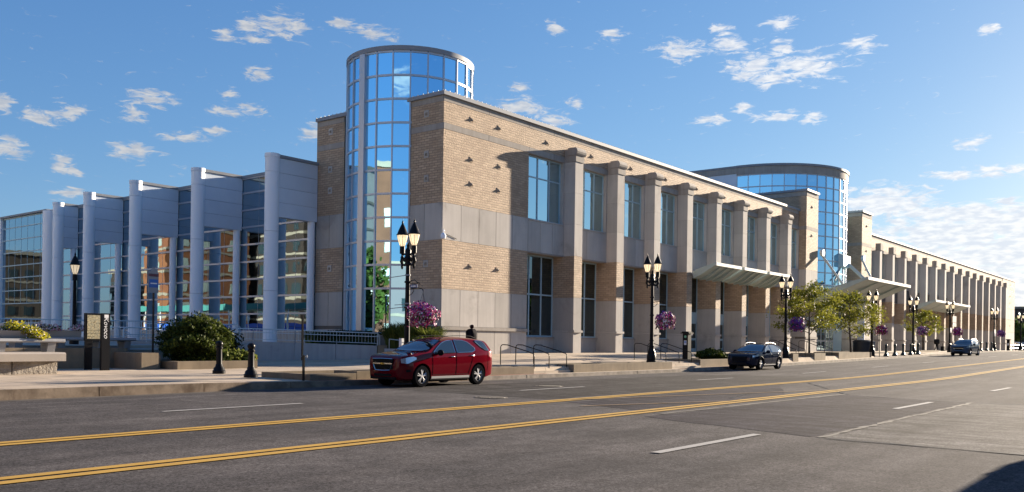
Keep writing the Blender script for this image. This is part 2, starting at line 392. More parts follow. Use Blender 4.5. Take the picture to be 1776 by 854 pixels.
grid_mesh('sidewalk', xs_w, [KY+.14, 22.8, 23.2, 23.3, 24, 25, 26.5, 28, 30, 31.5, 33, 36, 40, 60, 130], lambda x, y: walk_z(x, y), WALK)
grid_mesh('near_sidewalk', [-400, -60, 0, 40, 80, 120, 200, 700], [-12, -2.75], lambda x, y: road_z(x)+.15, WALK)
# kerbs, stone by stone
kerb = empty('kerb', (0, KY, 0)); tag(kerb, kind='structure'); kerb['label'] = 'concrete kerb along the far side of the street'
x = -16.; k = 0
rk = random.Random(3)
while x < 120:
    L = 3.02 if x < 20 else 3.0
    za, zb = road_z(x), road_z(x+L); h1, h2 = kerb_h(x), kerb_h(x+L); g = .012
    dy = rk.uniform(-.008, .008); y0, y1 = KY+dy, KY+.15
    v = [(x+g, y0, za-.1), (x+L-g, y0, zb-.1), (x+L-g, y1, zb-.1), (x+g, y1, za-.1),
         (x+g, y0+.02, za+h1), (x+L-g, y0+.02, zb+h2), (x+L-g, y1, zb+h2+.003), (x+g, y1, za+h1+.003)]
    mesh_obj('kerb_stone', v, [(0,3,2,1),(4,5,6,7),(0,1,5,4),(1,2,6,5),(2,3,7,6),(3,0,4,7)], KERB if x < 24 else KERBL, kerb)
    x += L; k += 1
mesh_obj('far_kerb_run', [(120, KY, .7), (700, KY, .7), (700, KY+.15, .7), (120, KY+.15, .7), (120, KY, 1.01), (700, KY, 1.01), (700, KY+.15, 1.01), (120, KY+.15, 1.01)], [(0,3,2,1),(4,5,6,7),(0,1,5,4),(1,2,6,5),(2,3,7,6),(3,0,4,7)], KERBL, kerb)
nk = MB()
for a in range(-60, 200, 3): nk.add([(a, -2.75, road_z(a)-.1), (a+3, -2.75, road_z(a+3)-.1), (a+3, -2.6, road_z(a+3)-.1), (a, -2.6, road_z(a)-.1), (a, -2.75, road_z(a)+.15), (a+3, -2.75, road_z(a+3)+.15), (a+3, -2.6, road_z(a+3)+.15), (a, -2.6, road_z(a)+.15)], [(0,3,2,1),(4,5,6,7),(0,1,5,4),(1,2,6,5),(2,3,7,6),(3,0,4,7)])
tag(nk.build('near_kerb', KERBL), kind='structure')

def strip(name, x0, x1, y0, y1, m, lift=.004, sx=2., parent=None, edge=0):
    xs = [x0]; 
    while xs[-1] < x1-1e-3: xs.append(min(x1, xs[-1]+sx))
    v = []; rq = random.Random(int(x0*10+y0*7))
    for x in xs: v += [(x, y0+rq.uniform(-edge, edge), road_z(x)+lift), (x, y1+rq.uniform(-edge, edge), road_z(x)+lift)]
    f = [(2*i, 2*i+2, 2*i+3, 2*i+1) for i in range(len(xs)-1)]
    return mesh_obj(name, v, f, m, parent)
gut = strip('gutter', -60, 130, KY-.45, KY-.003, varied('gutter_concrete', (.11, .095, .085), (.08, .07, .063), .9, 1.5, .3, 30), .004); tag(gut, kind='structure')
# worn and repaired areas of the road: irregular sheets
def sheet(name, pts, m, lift, jit=.05, step=.5):
    rq = random.Random(len(name)*31); out = []
    for i in range(len(pts)):
        a, b = Vector(pts[i]), Vector(pts[(i+1) % len(pts)]); n = max(1, int((b-a).length/step))
        for j in range(n):
            p = a.lerp(b, j/n); out.append((p.x+rq.uniform(-jit, jit), p.y+rq.uniform(-jit, jit)))
    bm = bmesh.new(); vs = [bm.verts.new((x, y, 0)) for x, y in out]; bm.faces.new(vs)
    bmesh.ops.triangulate(bm, faces=bm.faces[:])
    for xx in range(41, 60, 2): bmesh.ops.bisect_plane(bm, geom=bm.verts[:]+bm.edges[:]+bm.faces[:], plane_co=(xx, 0, 0), plane_no=(1, 0, 0))
    for v in bm.verts: v.co.z = road_z(v.co.x)+lift
    me = bpy.data.meshes.new(name); bm.to_mesh(me); bm.free(); me.materials.append(m); o = bpy.data.objects.new(name, me); COL.objects.link(o)
    if me.polygons and me.polygons[0].normal.z < 0: me.flip_normals()
    return tag(o, kind='structure')
sheet('dark_asphalt_patch', [(16.6, 9.6), (15.2, 5.5), (27.2, 5.6), (28.6, 9.3)], ROAD2, .004)
sheet('concrete_slab', [(15.2, 5.3), (15.0, 1.5), (15.4, -2.55), (30.5, -2.55), (29.5, 1.0), (27.5, 5.35)], ROAD3, .004)
sheet('median_patch', [(19.0, 13.2), (18.0, 10.75), (27, 10.6), (33, 13.2)], ROAD2, .004)
sheet('lane_patch', [(19.5, 20.6), (19.5, 14.3), (27.5, 14.2), (44, 14.4), (40, 20)], asphalt('asphalt_grey_patch', (.042, .039, .039), (.055, .051, .049), scratch=True), .004)
sheet('patch_seam', [(17.5, 9.65), (29, 9.35), (29, 9.5), (17.5, 9.8)], varied('grey_seam', (.13, .12, .11), (.06, .055, .053), .95, 2, 0, 5), .008, .04, .3)
SEAM = varied('pale_seam', (.15, .14, .13), (.07, .066, .062), .95, 2.2, 0, 5)
sheet('slab_seam', [(15.2, 5.32), (27.6, 5.38), (27.7, 5.52), (15.2, 5.42)], SEAM, .009, .05, .25)
TAR = mat('tar_seal', (.025, .023, .022), .5)
for pts in ([(15.1, 5.2), (15.05, 1.5), (15.09, 1.5), (15.16, 5.2)], [(28.6, 9.3), (27.6, 5.5), (27.66, 5.5), (28.68, 9.3)], [(27.6, 5.3), (29.6, -2), (29.66, -2), (27.68, 5.3)], [(28.8, 9.3), (36, 13.2), (36.1, 13.2), (28.9, 9.3)], [(24, 11.0), (26.5, 11.6), (26.5, 11.68), (24, 11.1)]):
    sheet('crack_seal', pts, TAR, .012, .03, .4)
# painted markings
mk = empty('road_markings', (20, 10, 0)); tag(mk, kind='structure')
for y in (13.86, 13.58, 10.45, 10.15): strip('yellow_line', -60, 128, y-.10, y+.10, YEL, .0125, 2., mk, .003)
for y in (17.25, 6.35):
    for k in range(-3, 14):
        x0 = (9.9 if y > 10 else 11.3)+12.1*k
        strip('lane_dash', x0, x0+3.6, y-.08, y+.08, WHT if y < 10 or x0 > 12 else WHT, .0125, 1.8, mk, .004)
for k in range(0, 3):
    strip('lane_dash', 14.9+12.1*k, 18.4+12.1*k, 1.45, 1.57, WHT, .0125, 1.8, mk, .004)
def dline(name, a, b, w, m):
    a, b = Vector(a), Vector(b); d = (b-a).normalized(); n = Vector((-d.y, d.x))*w/2; v = []; k = 12
    for i in range(k+1):
        p = a.lerp(b, i/k)
        for q in (p-n, p+n): v.append((q.x, q.y, road_z(q.x)+.0165))
    mesh_obj(name, v, [(2*i, 2*i+1, 2*i+3, 2*i+2) for i in range(k)][::-1], m, mk)
    mk.children
dline('old_yellow_line', (19.6, 13.7), (31.5, 10.45), .1, YELW)
dline('old_yellow_line', (18.0, 12.2), (22.8, 10.5), .1, YELW)
# manholes
def manhole(x, y, r, lab):
    e = empty('manhole_cover', (x, y, road_z(x)), label=lab, cat='manhole cover')
    IR = MATS.get('cast_iron') or varied('cast_iron', (.035, .032, .03), (.06, .05, .045), .6, 8, .4, 30, metal=.4)
    MB().lathe([(0, .014), (r*.86, .014), (r*.87, .004)][::-1], (0, 0, 0), 28).build('lid', IR, e, None, False)
    g = MB()
    for k in range(-4, 5):
        w = math.sqrt(max(0, (r*.78)**2-(k*r*.18)**2))
        if w > .02: g.box(-w, w, k*r*.18-.02, k*r*.18+.02, .012, .019)
    g.build('rib', IR, e, None, False)
    MB().lathe([(r, .003), (r, .012), (r*.9, .013), (r*.9, .003)], (0, 0, 0), 28).build('rim', MATS['gutter_concrete'], e, None, False)
manhole(18.78, 15.73, .46, 'round cast iron manhole cover in the lane in front of the red suv')
manhole(25.0, 18.3, .5, 'manhole cover near the kerb behind the red suv')
# red paver strips behind the kerb where the low walls stand
for (a, b) in ((18.2, 31.0), (43.3, 50.5)):
    xs = [a+(b-a)*i/10 for i in range(11)]
    v = []; 
    for x in xs: v += [(x, KY+.16, road_z(x)+kerb_h(x)+.006), (x, 23.0, road_z(x)+kerb_h(x)+.006)]
    tag(mesh_obj('paving_strip', v, [(2*i, 2*i+2, 2*i+3, 2*i+1) for i in range(10)], PAVER), kind='structure')
# ------------------------------------------------------------------ the convention centre
BX, BY, PZ = 34.0, 32.0, .83
bld = empty('convention_center', (BX, BY, PZ), label='long brick and limestone convention center with blue glass drums and finned glass wing', cat='building')
ZR = 14.65
# z levels shared by walls: (z0, z1, material, kind)
LEV = [(PZ-.9, 2.08, 'L'), (2.26, 4.26, 'L'), (4.26, 6.84, 'B'), (6.84, 8.81, 'L'), (8.81, 12.67, 'B'), (12.67, 13.02, 'D'), (13.02, 14.13, 'B'), (14.13, 14.46, 'D')]
def stone_rows(x0, x1, z0, z1, n, rows, plane, depth, axis, m, parent, joint=.026):
    """limestone panels on a wall; axis 'y': wall faces -Y at y=plane; axis 'x': wall faces -X at x=plane"""
    for i in range(n):
        for r in range(rows):
            a, b = x0+(x1-x0)*i/n+joint/2, x0+(x1-x0)*(i+1)/n-joint/2
            c, d = z0+(z1-z0)*r/rows+joint/2, z0+(z1-z0)*(r+1)/rows-joint/2
            if axis == 'y': box('stone_panel', a, b, plane-depth, plane, c, d, m, parent)
            else: box('stone_panel', plane-depth, plane, a, b, c, d, m, parent)
def wall_y(x0, x1, y, depth, top=ZR, npan=4, levels=LEV, ledge=True):
    """wall facing the street (-Y): thin facing pieces proud of a backing"""
    w = box('wall', x0+.035, x1, y+.03, y+depth, PZ-1, top-.2, JOINT, bld)
    for (z0, z1, k) in levels:
        if k == 'B': box('brick_facing', x0, x1, y, y+.028, z0, z1, BRICK, w)
        elif k == 'D': stone_rows(x0, x1, z0, z1, max(1, npan//2), 1, y+.028, .04, 'y', LIMED, w)
        else: stone_rows(x0, x1, z0, z1, npan, 1, y+.028, .034, 'y', LIME, w)
    if ledge: box('ledge', x0, x1, y-.09, y+.028, 2.08, 2.26, LIMED, w)
    return w
def wall_x(x, y0, y1, depth, top=ZR, npan=2, levels=LEV, face=None, ledge=False):
    w = face or box('wall', x+.03, x+depth, y0, y1, PZ-1, top-.2, JOINT, bld)
    for (z0, z1, k) in levels:
        if k == 'B': box('brick_facing', x, x+.028, y0, y1, z0, z1, BRICK, w)
        elif k == 'D': stone_rows(y0, y1, z0, z1, 1, 1, x+.028, .04, 'x', LIMED, w)
        else: stone_rows(y0, y1, z0, z1, npan, 1, x+.028, .034, 'x', LIME, w)
    if ledge: box('ledge', x-.09, x+.028, y0, y1, 2.08, 2.26, LIMED, w)
    return w
def studs_on(spots, axis, parent):
    """square stone bosses; axis 'y' faces the street, 'x' faces the end"""
    for (a, p, z) in spots:
        s = .11; m = MB()
        if axis == 'y': v = [(a-s, p, z-s), (a+s, p, z-s), (a+s, p, z+s), (a-s, p, z+s), (a, p-.10, z-.05)]; f = [(0,1,4), (1,2,4), (2,3,4), (3,0,4)]
        else: v = [(p, a+s, z-s), (p, a-s, z-s), (p, a-s, z+s), (p, a+s, z+s), (p-.13, a, z-.04)]; f = [(0,1,4), (1,2,4), (2,3,4), (3,0,4)]
        base = MB()
        if axis == 'y': base.box(a-.14, a+.14, p-.02, p, z-.14, z+.14)
        else: base.box(p-.03, p, a-.17, a+.17, z-.19, z+.19)
        b = base.build('wall_boss', LIME if axis == 'x' else BRICK, parent); m.add(v, f); m.build('boss_point', STUD, b)

# end block (x 34..41.35), its end face towards -X either side of the glass drum
XE = 41.36
w = wall_y(XE-7.36, XE, BY, 1.2, npan=5)
studs_on([(36.25, BY, 13.58), (38.6, BY, 13.58), (36.25, BY, 11.4), (38.65, BY, 11.4), (36.28, BY, 10.07), (38.62, BY, 10.05), (36.28, BY, 5.56), (38.62, BY, 5.56)], 'y', w)
e1 = wall_x(BX, BY+.03, 34.62, 1.0, npan=2); studs_on([(33.25, BX, 13.62), (33.22, BX, 11.45), (33.2, BX, 10.16), (33.16, BX, 5.6)], 'x', e1)
e2 = wall_x(BX, 39.9, 42.36, 1.0, npan=2); studs_on([(41.1, BX, 13.73), (41.1, BX, 11.5), (41.1, BX, 10.25), (41.05, BX, 5.65)], 'x', e2)
body = box('main_body', BX+1, 84.3, BY+1.2, 42.36, PZ-1, ZR-.35, LIMED, bld)
box('main_body', BX+1.2, 84.3, 42.36, 60, PZ-1, 11.8, LIMED, bld)
# long front wall between the windows, wing one
P0, PS, PWD = 45.05, 4.93, .86              # first pier, spacing, width
NP1 = 8
FY = 31.2                                    # pier fronts
def front(xa, xb, piers, nb_hide=0, detail=True, base_piers=None):
    """roof band and coping, then each bay"""
    w = box('wall', xa, xb, BY+.03, BY+.5, 12.64, ZR-.2, LIMED, bld)
    box('brick_facing', xa, xb, BY, BY+.028, 13.02, 14.13, BRICK, w)
    n = max(2, int((xb-xa)/2.5))
    stone_rows(xa, xb, 12.64, 13.02, n, 1, BY+.028, .04, 'y', LIMED, w); stone_rows(xa, xb, 14.13, 14.46, n, 1, BY+.028, .04, 'y', LIMED, w)
    return w
def coping(x0, x1, y0, y1, z, ov=.14, h=.2, front_=True, left_=True):
    c = box('roof_coping', x0-(ov if left_ else 0), x1+.0, y0-ov, y1, z-h, z, COPE, bld)
    m = MB(); s = .05
    x = x0
    while x < x1 and x < 64: m.obox((x, y0-ov+.07, z+.02), .06, .06, .09, .6); x += .37
    y = y0
    while y < min(y1, y0+12) and left_: m.obox((x0-ov+.07, y, z+.02), .06, .06, .09, .6); y += .37
    tag(m.build('coping_stud', mat('coping_stud_metal', (.8, .8, .82), .4) if 'coping_stud_metal' not in MATS else MATS['coping_stud_metal'], c), kind='stuff')
    return c
coping(BX, 84.33, BY, 42.36, ZR)
wf = front(XE, 84.3, None)
studs_on([(P0+3.05+PS*k, BY, 13.58) for k in range(-1, 8)], 'y', wf)

def pane_grid(cols, rows, x0, x1, z0, z1, y, parent, gm, fm, fw=.075, tilt=.25, vis=True):
    """glazed window facing -Y: frame (part) with a pane (sub-part) per light. cols/rows are lists of relative edges"""
    fr = MB()
    fr.box(x0, x1, y-.05, y+.05, z0, z0+fw); fr.box(x0, x1, y-.05, y+.05, z1-fw, z1)
    fr.box(x0, x0+fw, y-.048, y+.048, z0+fw, z1-fw); fr.box(x1-fw, x1, y-.048, y+.048, z0+fw, z1-fw)
    xs = [x0+(x1-x0)*c for c in cols]; zs = [z0+(z1-z0)*c for c in rows]
    for q in zs[1:-1]: fr.box(x0+fw, x1-fw, y-.046, y+.046, q-fw/2, q+fw/2)
    for q in xs[1:-1]:
        for a, b in zip(zs, zs[1:]): fr.box(q-fw*.6, q+fw*.6, y-.047, y+.047, a+fw/2+.01, b-fw/2-.01)
    w = fr.build('window', fm, parent)
    for i in range(len(xs)-1):
        for j in range(len(zs)-1):
            t = math.radians(tilt); p = box('pane', xs[i]+.01, xs[i+1]-.01, y-.006, y+.006, zs[j]+.01, zs[j+1]-.01, gm, w)
            p.rotation_euler = (random.uniform(-t, t)*.5, 0, random.uniform(-t, t)*.5)
    return w
def pier(x, doors=False, fine=True, lower_brick=True):
    """a projecting limestone pier with brick middle, ledge and stepped cap"""
    x0, x1 = x, x+PWD
    p = box('pier', x0+.03, x1-.03, FY+.03, BY+.02, PZ-.9, 12.7, JOINT, bld)
    if not fine:
        box('shaft', x0, x1, FY, BY, 6.84, 12.68, LIME, p); box('brick_facing', x0, x1, FY, 32.8, 4.26, 6.83, BRICK, p)
        box('shaft', x0, x1, FY, 32.8, PZ-.9, 4.25, LIME, p); box('ledge', x0-.06, x1+.06, FY-.09, 32.0, 2.1, 2.24, LIMED, p)
        box('cap', x0-.06, x1+.06, FY-.1, FY+.5, 12.69, 13.5, LIMED, p); return p
    g = .010
    for (a, b) in ((PZ-.9, 2.1), (2.24, 4.26)): box('stone_block', x0, x1, FY, 32.8, a+g/2, b-g/2, LIME, p)
    box('ledge', x0-.05, x1+.05, FY-.10, FY+.35, 2.1, 2.24, LIME, p); box('stone_block', x0, x1, FY+.355, 32.79, 2.105, 2.235, LIME, p)
    box('brick_facing', x0, x1, FY, 32.8, 4.26+g, 6.84-g, BRICK, p)
    for (a, b) in ((6.84, 8.81), (8.81, 10.75), (10.75, 12.67)): box('stone_block', x0, x1, FY, BY+.01, a+g/2, b-g/2, LIME, p)
    box('stone_block', x0, x1, FY+.56, BY+.01, 12.675, 13.5, LIMED, p); c = MB(); c.box(x0-.03, x1+.03, FY-.05, FY+.55, 12.68, 13.08)
    c.prism_x([(FY-.10, 13.085), (FY+.55, 13.085), (FY+.55, 13.55), (FY-.02, 13.55), (FY-.10, 13.50), (FY-.16, 13.40), (FY-.19, 13.30), (FY-.16, 13.18)], x0-.07, x1+.07)
    c.build('cap', LIMED, p)
    return p
def bay(xl, xr, doors=False, fine=True, jamb=.55):
    """one bay between pier xl (its right side) and pier xr (its left side)"""
    a, b = xl+jamb, xr-.12
    ws = MB(); 
    w = box('wall', xl, a, BY+.01, BY+.6, 6.86, 12.64, LIME, bld)
    box('jamb', b, xr, BY+.012, BY+.6, 8.74, 12.64, LIME, w)
    s = box('wall', a, xr, BY+.05, BY+.55, 6.9, 8.72, JOINT, bld)
    if fine: stone_rows(a, xr, 6.86, 8.73, 3, 1, BY+.05, .045, 'y', LIME, s)
    box('sill', a-.02, b+.02, BY-.03, BY+.28, 8.73, 8.80, LIME, s)
    box('soffit', xl, xr, BY+.02, 33.2, 6.80, 6.86, LIMED, s)
    if fine:
        pane_grid([0, 1/3, 2/3, 1], [0, .67, 1], a, b, 8.80, 12.63, BY+.28, bld, GLS, FRAME)
    else:
        box('window', a, b, BY+.25, BY+.3, 8.8, 12.63, GLS, bld)
    # ground floor, set back
    if not doors:
        box('wall', xl, xr, 32.72, 33.2, PZ-.9, 1.72, LIME, bld); 
        if fine:
            pane_grid([0, 1/3, 2/3, 1], [0, .52, 1], xl, xr, 1.80, 6.79, 32.85, bld, GLG, FRAME, .09); box('sill', xl, xr, 32.62, 32.8, 1.72, 1.80, LIMED, bld)
        else: box('window', xl, xr, 32.84, 32.9, 1.72, 6.79, GLG, bld)
    else:
        pane_grid([0, .5, 1], [0, 1], xl, xr, 3.9, 6.79, 32.85, bld, GLG, FRAME, .09)
        box('door_transom', xl, xr, 32.80, 32.9, 3.25, 3.9, FRAME, bld)
        n = 3; 
        for i in range(n):
            p, q = xl+(xr-xl)*i/n, xl+(xr-xl)*(i+1)/n
            d = MB(); t = .13; y0, y1 = 32.82, 32.88
            d.box(p+.01, p+t, y0, y1, PZ, 3.25); d.box(q-t, q-.01, y0, y1, PZ, 3.25); d.box(p+t, q-t, y0, y1, PZ, PZ+.28); d.box(p+t, q-t, y0, y1, 3.08, 3.25); d.box(p+t, q-t, y0, y1, 1.75, 1.93)
            dd = d.build('door', FRAME, bld)
            box('pane', p+t, q-t, y0+.025, y0+.035, PZ+.28, 1.75, GLG, dd); box('pane', p+t, q-t, y0+.025, y0+.035, 1.93, 3.08, GLG, dd)
            MB().tube([(q-t-.03, y0-.08, 1.7), (q-t-.03, y0-.08, 2.1)], .015, 6).build('door_handle', COPE, dd)
piersX = [P0+PS*k for k in range(NP1)]
bay(XE, piersX[0], jamb=.02)
for i, x in enumerate(piersX):
    pier(x, fine=True)
    if i < NP1-1: bay(x+PWD, piersX[i+1], doors=(3 <= i <= 5))
bay(piersX[-1]+PWD, 84.45, jamb=.9)
# middle: two tall piers either side of the big drum
LEVT = [(PZ-.9, 2.08, 'L'), (2.26, 4.26, 'L'), (4.26, 6.84, 'B'), (6.84, 8.81, 'L'), (8.81, 12.67, 'B'), (12.67, 13.02, 'D'), (13.02, 15.95, 'B'), (15.95, 16.4, 'D')]
MY = 31.33
for (x0, x1) in ((84.5, 87.7), (101.5, 105.05)):
    w = wall_y(x0+.03, x1, MY, 1.0, 16.6, npan=2, levels=LEVT)
    box('tower_body', x0+.06, x1, MY+1, 40, PZ-1, 16.4, LIMED, bld)
    wx = wall_x(x0, MY+.031, 39.9, .03, 16.6, npan=4, levels=LEVT, face=w)
    studs_on([((x0+x1)/2-.1, MY, z) for z in (15.0, 12.0+.2, 10.1, 5.6)], 'y', w)
    coping(x0, x1, MY, 40, 16.6)
# big drum
C2, R2, Z2 = (94.6, 39.4), 8.2, 20.0
bm_ = box('drum_block', 86.4, 102.8, 39.4, 62, PZ-1, 19.2, LIME, bld)
stone_rows(39.45, 62, 14.6, 19.2, 6, 4, 86.4, .03, 'x', METW, bm_)
box('parapet', 86.3, 102.9, 39.3, 62, 19.2, 19.8, LIMED, bm_); box('roof_coping', 86.25, 102.95, 39.4, 62.1, 19.8, 20.0, COPE, bm_)
def arc(c, r, a0, a1, n): return [(c[0]+r*math.cos(math.radians(a0+(a1-a0)*i/n)), c[1]+r*math.sin(math.radians(a0+(a1-a0)*i/n))) for i in range(n+1)]
def ring(name, c, ri, ro, a0, a1, n, z0, z1, m, parent, smooth=30):
    A, B = arc(c, ri, a0, a1, n), arc(c, ro, a0, a1, n); v = []; f = []
    for (p, q) in zip(A, B): v += [(p[0], p[1], z0), (q[0], q[1], z0), (q[0], q[1], z1), (p[0], p[1], z1)]
    for i in range(n):
        k = 4*i
        for j in range(4): f.append((k+j, k+4+j, k+4+(j+1) % 4, k+(j+1) % 4)[::-1])
    if a1-a0 < 359: f += [(0, 1, 2, 3)[::-1], (4*n, 4*n+1, 4*n+2, 4*n+3)]
    return mesh_obj(name, v, f, m, parent, smooth)
def drum(name, c, r, a0, a1, nseg, zs, gm, fm, parent, tilt=.25, hw=.11, hide=None):
    """curved curtain wall: mullions and rails (one frame), one pane object per light"""
    d = math.radians((a1-a0)/nseg); fr = MB(); angs = [math.radians(a0)+d*i for i in range(nseg+1)]
    for a in angs:
        x, y = c[0]+r*math.cos(a), c[1]+r*math.sin(a); fr.obox((x, y, (zs[0]+zs[-1])/2), .16, .075, zs[-1]-zs[0], a)
    for z in zs:
        for i in range(nseg):
            a = (angs[i]+angs[i+1])/2; L = 2*r*math.sin(d/2)-.06; rm = r*math.cos(d/2)
            fr.obox((c[0]+rm*math.cos(a), c[1]+rm*math.sin(a), z), .12, L, hw, a)
    f = fr.build('curtain_wall_frame', fm, parent)
    L = 2*r*math.sin(d/2)-.02; cache = {}
    for i in range(nseg):
        a = (angs[i]+angs[i+1])/2; rm = r*math.cos(d/2)
        for z0, z1 in zip(zs, zs[1:]):
            if hide and hide(a, z0, z1): continue
            h = round(z1-z0-.02, 3)
            if h not in cache:
                m = MB().obox((0, 0, 0), .012, L, h); me = bpy.data.meshes.new('pane'); me.from_pydata(m.v, [], m.f); me.materials.append(gm); cache[h] = me
            o = bpy.data.objects.new('pane', cache[h]); COL.objects.link(o); o.location = (c[0]+rm*math.cos(a), c[1]+rm*math.sin(a), (z0+z1)/2)
            o.rotation_euler = (0, math.radians(random.uniform(-tilt, tilt)*.5), a+math.radians(random.uniform(-tilt, tilt)*.5)); attach(o, f)
    core = [q for q in arc(c, r-.25, a0, a1, nseg)]
    MB().prism(core, zs[0], zs[-1]).build('drum_core', DARK, parent)
    return f
zs2 = [3.9+1.29*k for k in range(12)]+[19.2]
zs2 = [18.95-1.25*k for k in range(12)][::-1]
g2 = empty('glass_drum', (C2[0], C2[1], PZ)); attach(g2, bld)
drum('glass_drum', C2, R2, 180, 330, 18, zs2, GLC, MULL, g2)
ring('drum_parapet', C2, R2-.3, R2+.12, 180, 360, 36, 19.0, 19.78, LIMED, g2); ring('roof_coping', C2, R2-.35, R2+.22, 180, 360, 36, 19.782, 20.0, COPE, g2)
ring('drum_base', C2, R2-.4, R2-.02, 180, 360, 36, 4.7, zs2[0]-.06, LIME, g2)
MB().prism(arc(C2, R2-.45, 180, 360, 24), 4.9, 5.1).build('soffit', LIMED, g2)
for a in (331.5, 338, 345, 352, 358):                                   # brick flank of the drum beyond the glass
    pass
fl = ring('drum_flank', C2, R2-.4, R2+.02, 331, 360, 8, zs2[0]-.06, 18.99, BRICK, g2)
for z in (6.5, 8.8, 11.2, 13.5, 15.8, 17.8): ring('flank_band', C2, R2-.1, R2+.05, 332, 360, 8, z, z+.3, LIME, fl)
# lobby doors under the big canopy
lob = box('lobby_front', 87.75, 101.45, 33.4, 33.6, PZ-.5, 6.0, FRAME, bld)
for k in range(8):
    a = 88.0+k*1.3
    d = box('door', a, a+1.22, 33.30, 33.39, PZ, 3.3, MULL, bld)
    for (z0, z1) in ((1.0, 1.85), (2.0, 3.15)): box('pane', a+.14, a+.56, 33.27, 33.30, z0, z1, GLS, d); box('pane', a+.66, a+1.08, 33.27, 33.30, z0, z1, GLS, d)
    box('transom_pane', a+.1, a+1.12, 33.3, 33.395, 3.6, 5.6, GLS, lob)
MB().lathe([(.38, PZ-.4), (.38, 6.6)], (99.3, 30.6, 0), 20).build('entrance_column', COLW, bld, 40)
# wing two
P2, PS2, NP2 = 107.85, 5.235, 16
wf2 = front(105.05, 200.1, None)
coping(105.05, 200.15, BY, 62, ZR, left_=False)
box('main_body', 105.05, 200.0, BY+1.5, 62, PZ-1, ZR-.3, LIMED, bld)
p2 = [P2+PS2*k for k in range(NP2)]
bay(105.1, p2[0], fine=False, jamb=.9)
for i, x in enumerate(p2):
    pier(x, fine=False)
    if i < NP2-1: bay(x+PWD, p2[i+1], fine=False, jamb=.9)
wall_y(p2[-1]+PWD, 200.1, BY-.05, 1.5, npan=6)
studs_on([(190.5, BY-.05, 13.58), (195, BY-.05, 13.58), (190.5, BY-.05, 11.4), (195, BY-.05, 11.4), (190.5, BY-.05, 10.1), (195, BY-.05, 10.1), (190.5, BY-.05, 5.6), (195, BY-.05, 5.6)], 'y', wf2)

# corner drum
C1, R1 = (36.5, 37.05), 3.6
g1 = empty('glass_drum', (C1[0], C1[1], PZ)); attach(g1, bld)
zs1 = [1.7]+[4.30+1.29*k for k in range(10)]+[17.2]
zs1 = [1.7, 4.30]+[4.30+1.29*k for k in range(1, 11)]
drum('corner_drum', C1, R1, 0.3, 360.3, 24, zs1, GLB, MULL, g1, hide=lambda a, z0, z1: z1 < 14 and abs((math.degrees(a)-180+180) % 360-180) > 70)
ring('drum_rim', C1, R1-.3, R1+.10, 0, 360, 48, zs1[-1]+.05, zs1[-1]+.30, COPE, g1)
MB().prism(arc(C1, R1-.2, 0, 345, 23), zs1[-1]+.0, zs1[-1]+.2).build('drum_roof', LIMED, g1)
a = math.radians(180.3); MB().obox((C1[0]+(R1+.06)*math.cos(a), C1[1]+(R1+.06)*math.sin(a), (1.7+17.2)/2), .2, .42, 15.5, a).build('main_mullion', MULL, g1)
ring('drum_base', C1, R1-.3, R1+.08, 90, 270, 24, -.2, 1.7, LIMED, g1)

# ------------------------------------------------------------------ finned glass wing (same building)
wing = empty('glass_wing', (34, 60, 1.2)); attach(wing, bld)
FINY = [42.35, 49.95, 57.6, 65.3, 72.5]
ZG = [1.9, 3.03, 4.15, 5.27, 6.39, 7.51, 8.63, 9.74, 10.85, 11.8]
ys = FINY+[77.3]
box('wing_body', 34.3, 50, 42.5, 87, 1.0, 11.7, DARK, wing)
box('roof_coping', 33.85, 50, 42.42, 77.28, 11.82, 12.0, COPE, wing)
box('base_wall', 33.9, 34.3, 42.4, 87, -.2, 1.88, LIME, wing)
for a, b in zip(ys, ys[1:]):
    fr = MB()
    for z in ZG: fr.box(33.90, 33.99, a+.12, b-.02, z-.055, z+.055)
    for k in range(1, 4): y = a+(b-a)*k/4; [fr.box(33.985, 33.993, y-.008, y+.008, z0+.06, z1-.06) for z0, z1 in zip(ZG, ZG[1:])]
    f = fr.build('curtain_wall_frame', MULL, wing)
    for k in range(4):
        y0, y1 = a+(b-a)*k/4+.01, a+(b-a)*(k+1)/4-.01
        for z0, z1 in zip(ZG, ZG[1:]):
            p = box('pane', 33.994, 34.006, y0, y1, z0+.01, z1-.01, GLW, f); p.rotation_euler = (0, math.radians(random.uniform(-.05, .05)), math.radians(random.uniform(-.05, .05)))
FX = [31.0, 31.0, 31.05, 31.6, 32.6]
for y, fx in zip(FINY, FX):
    n = empty('roof_fin', (fx, y, 1.2)); attach(n, wing)
    # horizontal cladding boards, joints recessed
    core = box('fin_core', fx+.05, 33.9, y-.06, y+.30, 8.5, 11.85, MULLD, n)
    for k in range(4):
        z0, z1 = 8.46+k*.85, 8.46+(k+1)*.85-.018
        box('cladding_panel', fx, 33.96, y-.13, y-.062, z0, z1, METW, n); box('cladding_panel', fx, 33.96, y+.302, y+.34, z0, z1, METW, n)
    box('roof_coping', fx, 34.0, y-.2, y+.42, 11.86, 12.03, COPE, n)
    base = .9
    c = MB()
    for za_, zb_ in ((base, 4.2), (4.215, 7.6), (7.615, 11.0), (11.015, 11.84)): c.lathe([(.39, za_), (.40, za_+.008), (.40, zb_-.008), (.39, zb_)], (fx-.12, y+.1, 0), 28)
    c.build('column', COLW, n, 30)
    c = MB().lathe([(.43, 11.843), (.43, 12.05)], (fx-.12, y+.1, 0), 28); c.build('column_cap', COLW, n, 40)
    c = MB().lathe([(.22, 1.2), (.22, 8.5)], (33.72, y+.1, 0), 16); c.build('post', COLW, n, 40)
